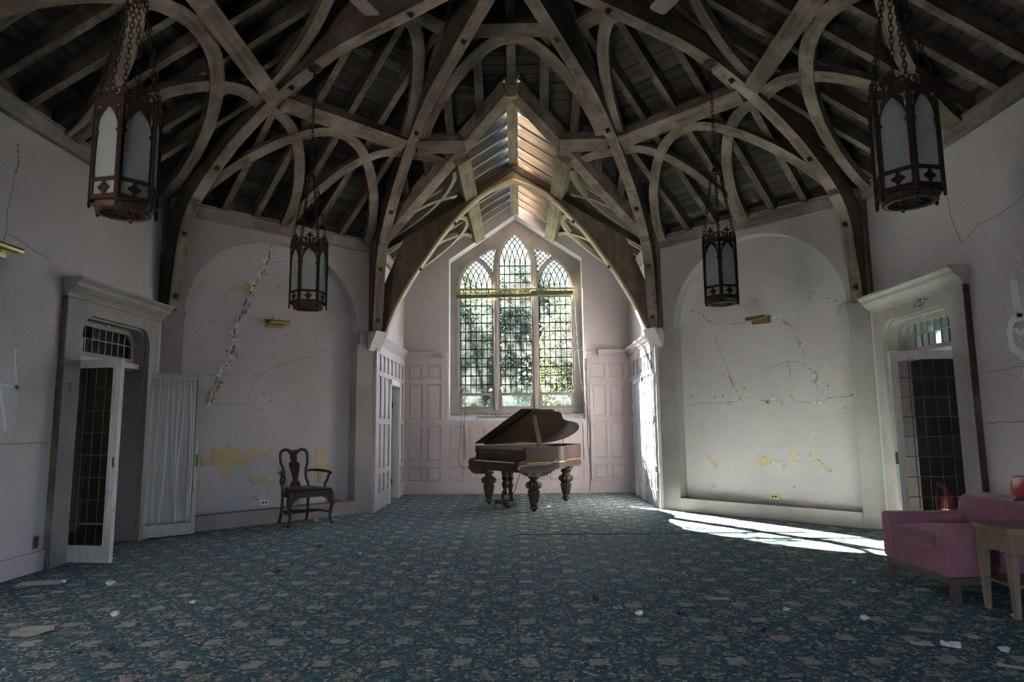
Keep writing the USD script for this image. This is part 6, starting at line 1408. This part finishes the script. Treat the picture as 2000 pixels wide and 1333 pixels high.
for _ in range(1500):
    x, y = g.uniform(-4.2, 4.2), 3.3+8.8*g.random()**1.1
    if y > 12.4-abs(x) or (x > 3.0 and y < 5.9): continue
    s = g.uniform(.0025, .008)*(1.0 if g.random() < .93 else 2.0); a = g.random()*6.28; tl = g.uniform(-.5, .5)
    V = [(x+s*g.uniform(.6, 1.3)*math.cos(a+k*1.57), y+s*g.uniform(.6, 1.3)*math.sin(a+k*1.57), .004+s*tl*(1 if k < 2 else -1)+abs(s*tl)) for k in range(4)]
    b.add(V, [[0, 1, 2], [0, 2, 3]])
b.build('paint_crumbs', 'glint', label='tiny white crumbs of paint and glass scattered all over the carpet', kind='stuff', cat='debris')
b = MB()
for _ in range(700):
    t = g.random(); sd = g.choice((-1, 1)); which = g.random()
    if which < .5: s = g.uniform(.1, 3.0); o = .05+abs(g.gauss(0, .12)); x, y = sd*(XW-q2*s-q2*o), YA+q2*s-q2*o
    else: x, y = g.uniform(-2.1, 2.1), YE-.04-abs(g.gauss(0, .10))
    s = g.uniform(.006, .022); a = g.random()*6.28
    b.add([(x+s*math.cos(a+k*1.57), y+s*.7*math.sin(a+k*1.57), .004+s*.3*(k % 2)) for k in range(4)], [[0, 1, 2], [0, 2, 3]])
b.build('edge_debris', 'cardboard', label='brown flakes of debris gathered along the foot of the walls', kind='stuff', cat='debris')

# ---------------------------------------------------------------- outdoors
b = MB(); b.box(-60, 60, 13.7, 80, -.62, -.5); b.build('lawn', 'grass', kind='structure')
def clump(seed, m, n=70, R=.62, size=.10):
    g = random.Random(seed); b = MB(); V, F = [], []
    for k in range(n):
        p = np.array([g.gauss(0, 1) for _ in range(3)]); p *= R*g.random()**.4/np.linalg.norm(p)
        d = np.array([g.gauss(0, 1) for _ in range(3)])+(0, 0, -.3); d /= np.linalg.norm(d); s = np.cross(d, [g.gauss(0, 1) for _ in range(3)]); s /= np.linalg.norm(s)
        L = size*g.uniform(.7, 1.4); W = L*.42; i = len(V); nn = np.cross(d, s)*L*.12
        V += [p, p+d*L*.45+s*W-nn, p+d*L, p+d*L*.45-s*W-nn]; F += [(i, i+1, i+2), (i, i+2, i+3)]
    b.add(V, np.array(F)); return b
UsdGeom.Scope.Define(stage, '/World/Looks/protos') if False else None
def tree(label, x, y, h, r, m, seed, n, base=.8, group='trees outside the window', size=.10):
    g = random.Random(seed); t = thing('tree', label, 'tree', (x, y, -.5), group=None)
    b = MB(); pts = [(0, 0, 0), (g.uniform(-.1, .1), 0, h*.35), (g.uniform(-.3, .3), g.uniform(-.2, .2), h*.75)]; b.tube(pts, [.16, .12, .04], 8)
    for k in range(7):
        z = h*g.uniform(.25, .7); a = g.random()*6.28; q = r*.8; b.tube([(0, 0, z), (q*.5*math.cos(a), q*.5*math.sin(a), z+.25*q), (q*math.cos(a), q*math.sin(a), z+.5*q)], [.05, .035, .012], 6)
    b.build('trunk', 'bark', t)
    pi = UsdGeom.PointInstancer.Define(stage, t+'/foliage'); setd(pi.GetPrim(), kind='stuff')
    protos = []
    for k in range(2):
        pp = clump(seed*10+k, m, size=size).build('leaf_clump', m, t+'/foliage'); protos.append(Sdf.Path(pp))
    pi.CreatePrototypesRel().SetTargets(protos)
    P, Q, I, S = [], [], [], []
    while len(P) < n:
        a = np.array([g.uniform(-1, 1) for _ in range(3)]); rr = np.linalg.norm(a)
        if rr > 1 or rr < .35: continue
        z = base+(h-base)*(a[2]*.5+.5); w = r*(1-.25*a[2])
        P.append(Gf.Vec3f(a[0]*w, a[1]*w, z)); q = np.array([g.gauss(0, 1) for _ in range(4)]); q /= np.linalg.norm(q); Q.append(Gf.Quath(*map(float, q))); I.append(g.randrange(2)); s = g.uniform(.7, 1.25); S.append(Gf.Vec3f(s, s, s))
    pi.CreatePositionsAttr(P); pi.CreateOrientationsAttr(Q); pi.CreateProtoIndicesAttr(I); pi.CreateScalesAttr(S)
tree('pale green tree behind the left light of the window', -2.15, 20.5, 6.0, 1.5, 'leaf_a', 3, 340)
tree('yellow green tree behind the right light of the window', 2.15, 20.5, 5.8, 1.5, 'leaf_c', 5, 340)
tree('darker tree further back behind the middle light of the window', .0, 25.4, 8.4, 2.0, 'leaf_b', 4, 480)
tree('tall pale tree further back left of the dark middle tree', -5.5, 26.2, 9.5, 2.0, 'leaf_a', 9, 430)
tree('tall yellowish tree further back right of the dark middle tree', 5.5, 26.2, 9.5, 2.0, 'leaf_c', 10, 430)
tree('low yellowish bush close outside the left light of the window', -2.1, 16.4, 2.6, .6, 'leaf_c', 6, 80, .2)
tree('low pale bush close outside the middle light of the window', .0, 16.4, 2.5, .6, 'leaf_a', 8, 80, .2)
tree('low dark bush close outside the right light of the window', 2.1, 16.4, 2.7, .6, 'leaf_b', 7, 80, .2)
tree('distant tall pale tree left of the middle, behind the others', -4.2, 34.0, 13.0, 2.8, 'leaf_a', 12, 560)
tree('distant tall dark tree right of the middle, behind the others', 4.2, 34.0, 13.0, 2.8, 'leaf_b', 13, 560)
tree('sparse tall tree outside the left of the window, beyond its jamb', -5.3, 20.6, 12.2, 2.2, 'leaf_a', 21, 62, 5.0)
tree('tallest distant tree straight behind the middle light of the window', 0.0, 40.5, 14.5, 2.9, 'leaf_c', 14, 520)
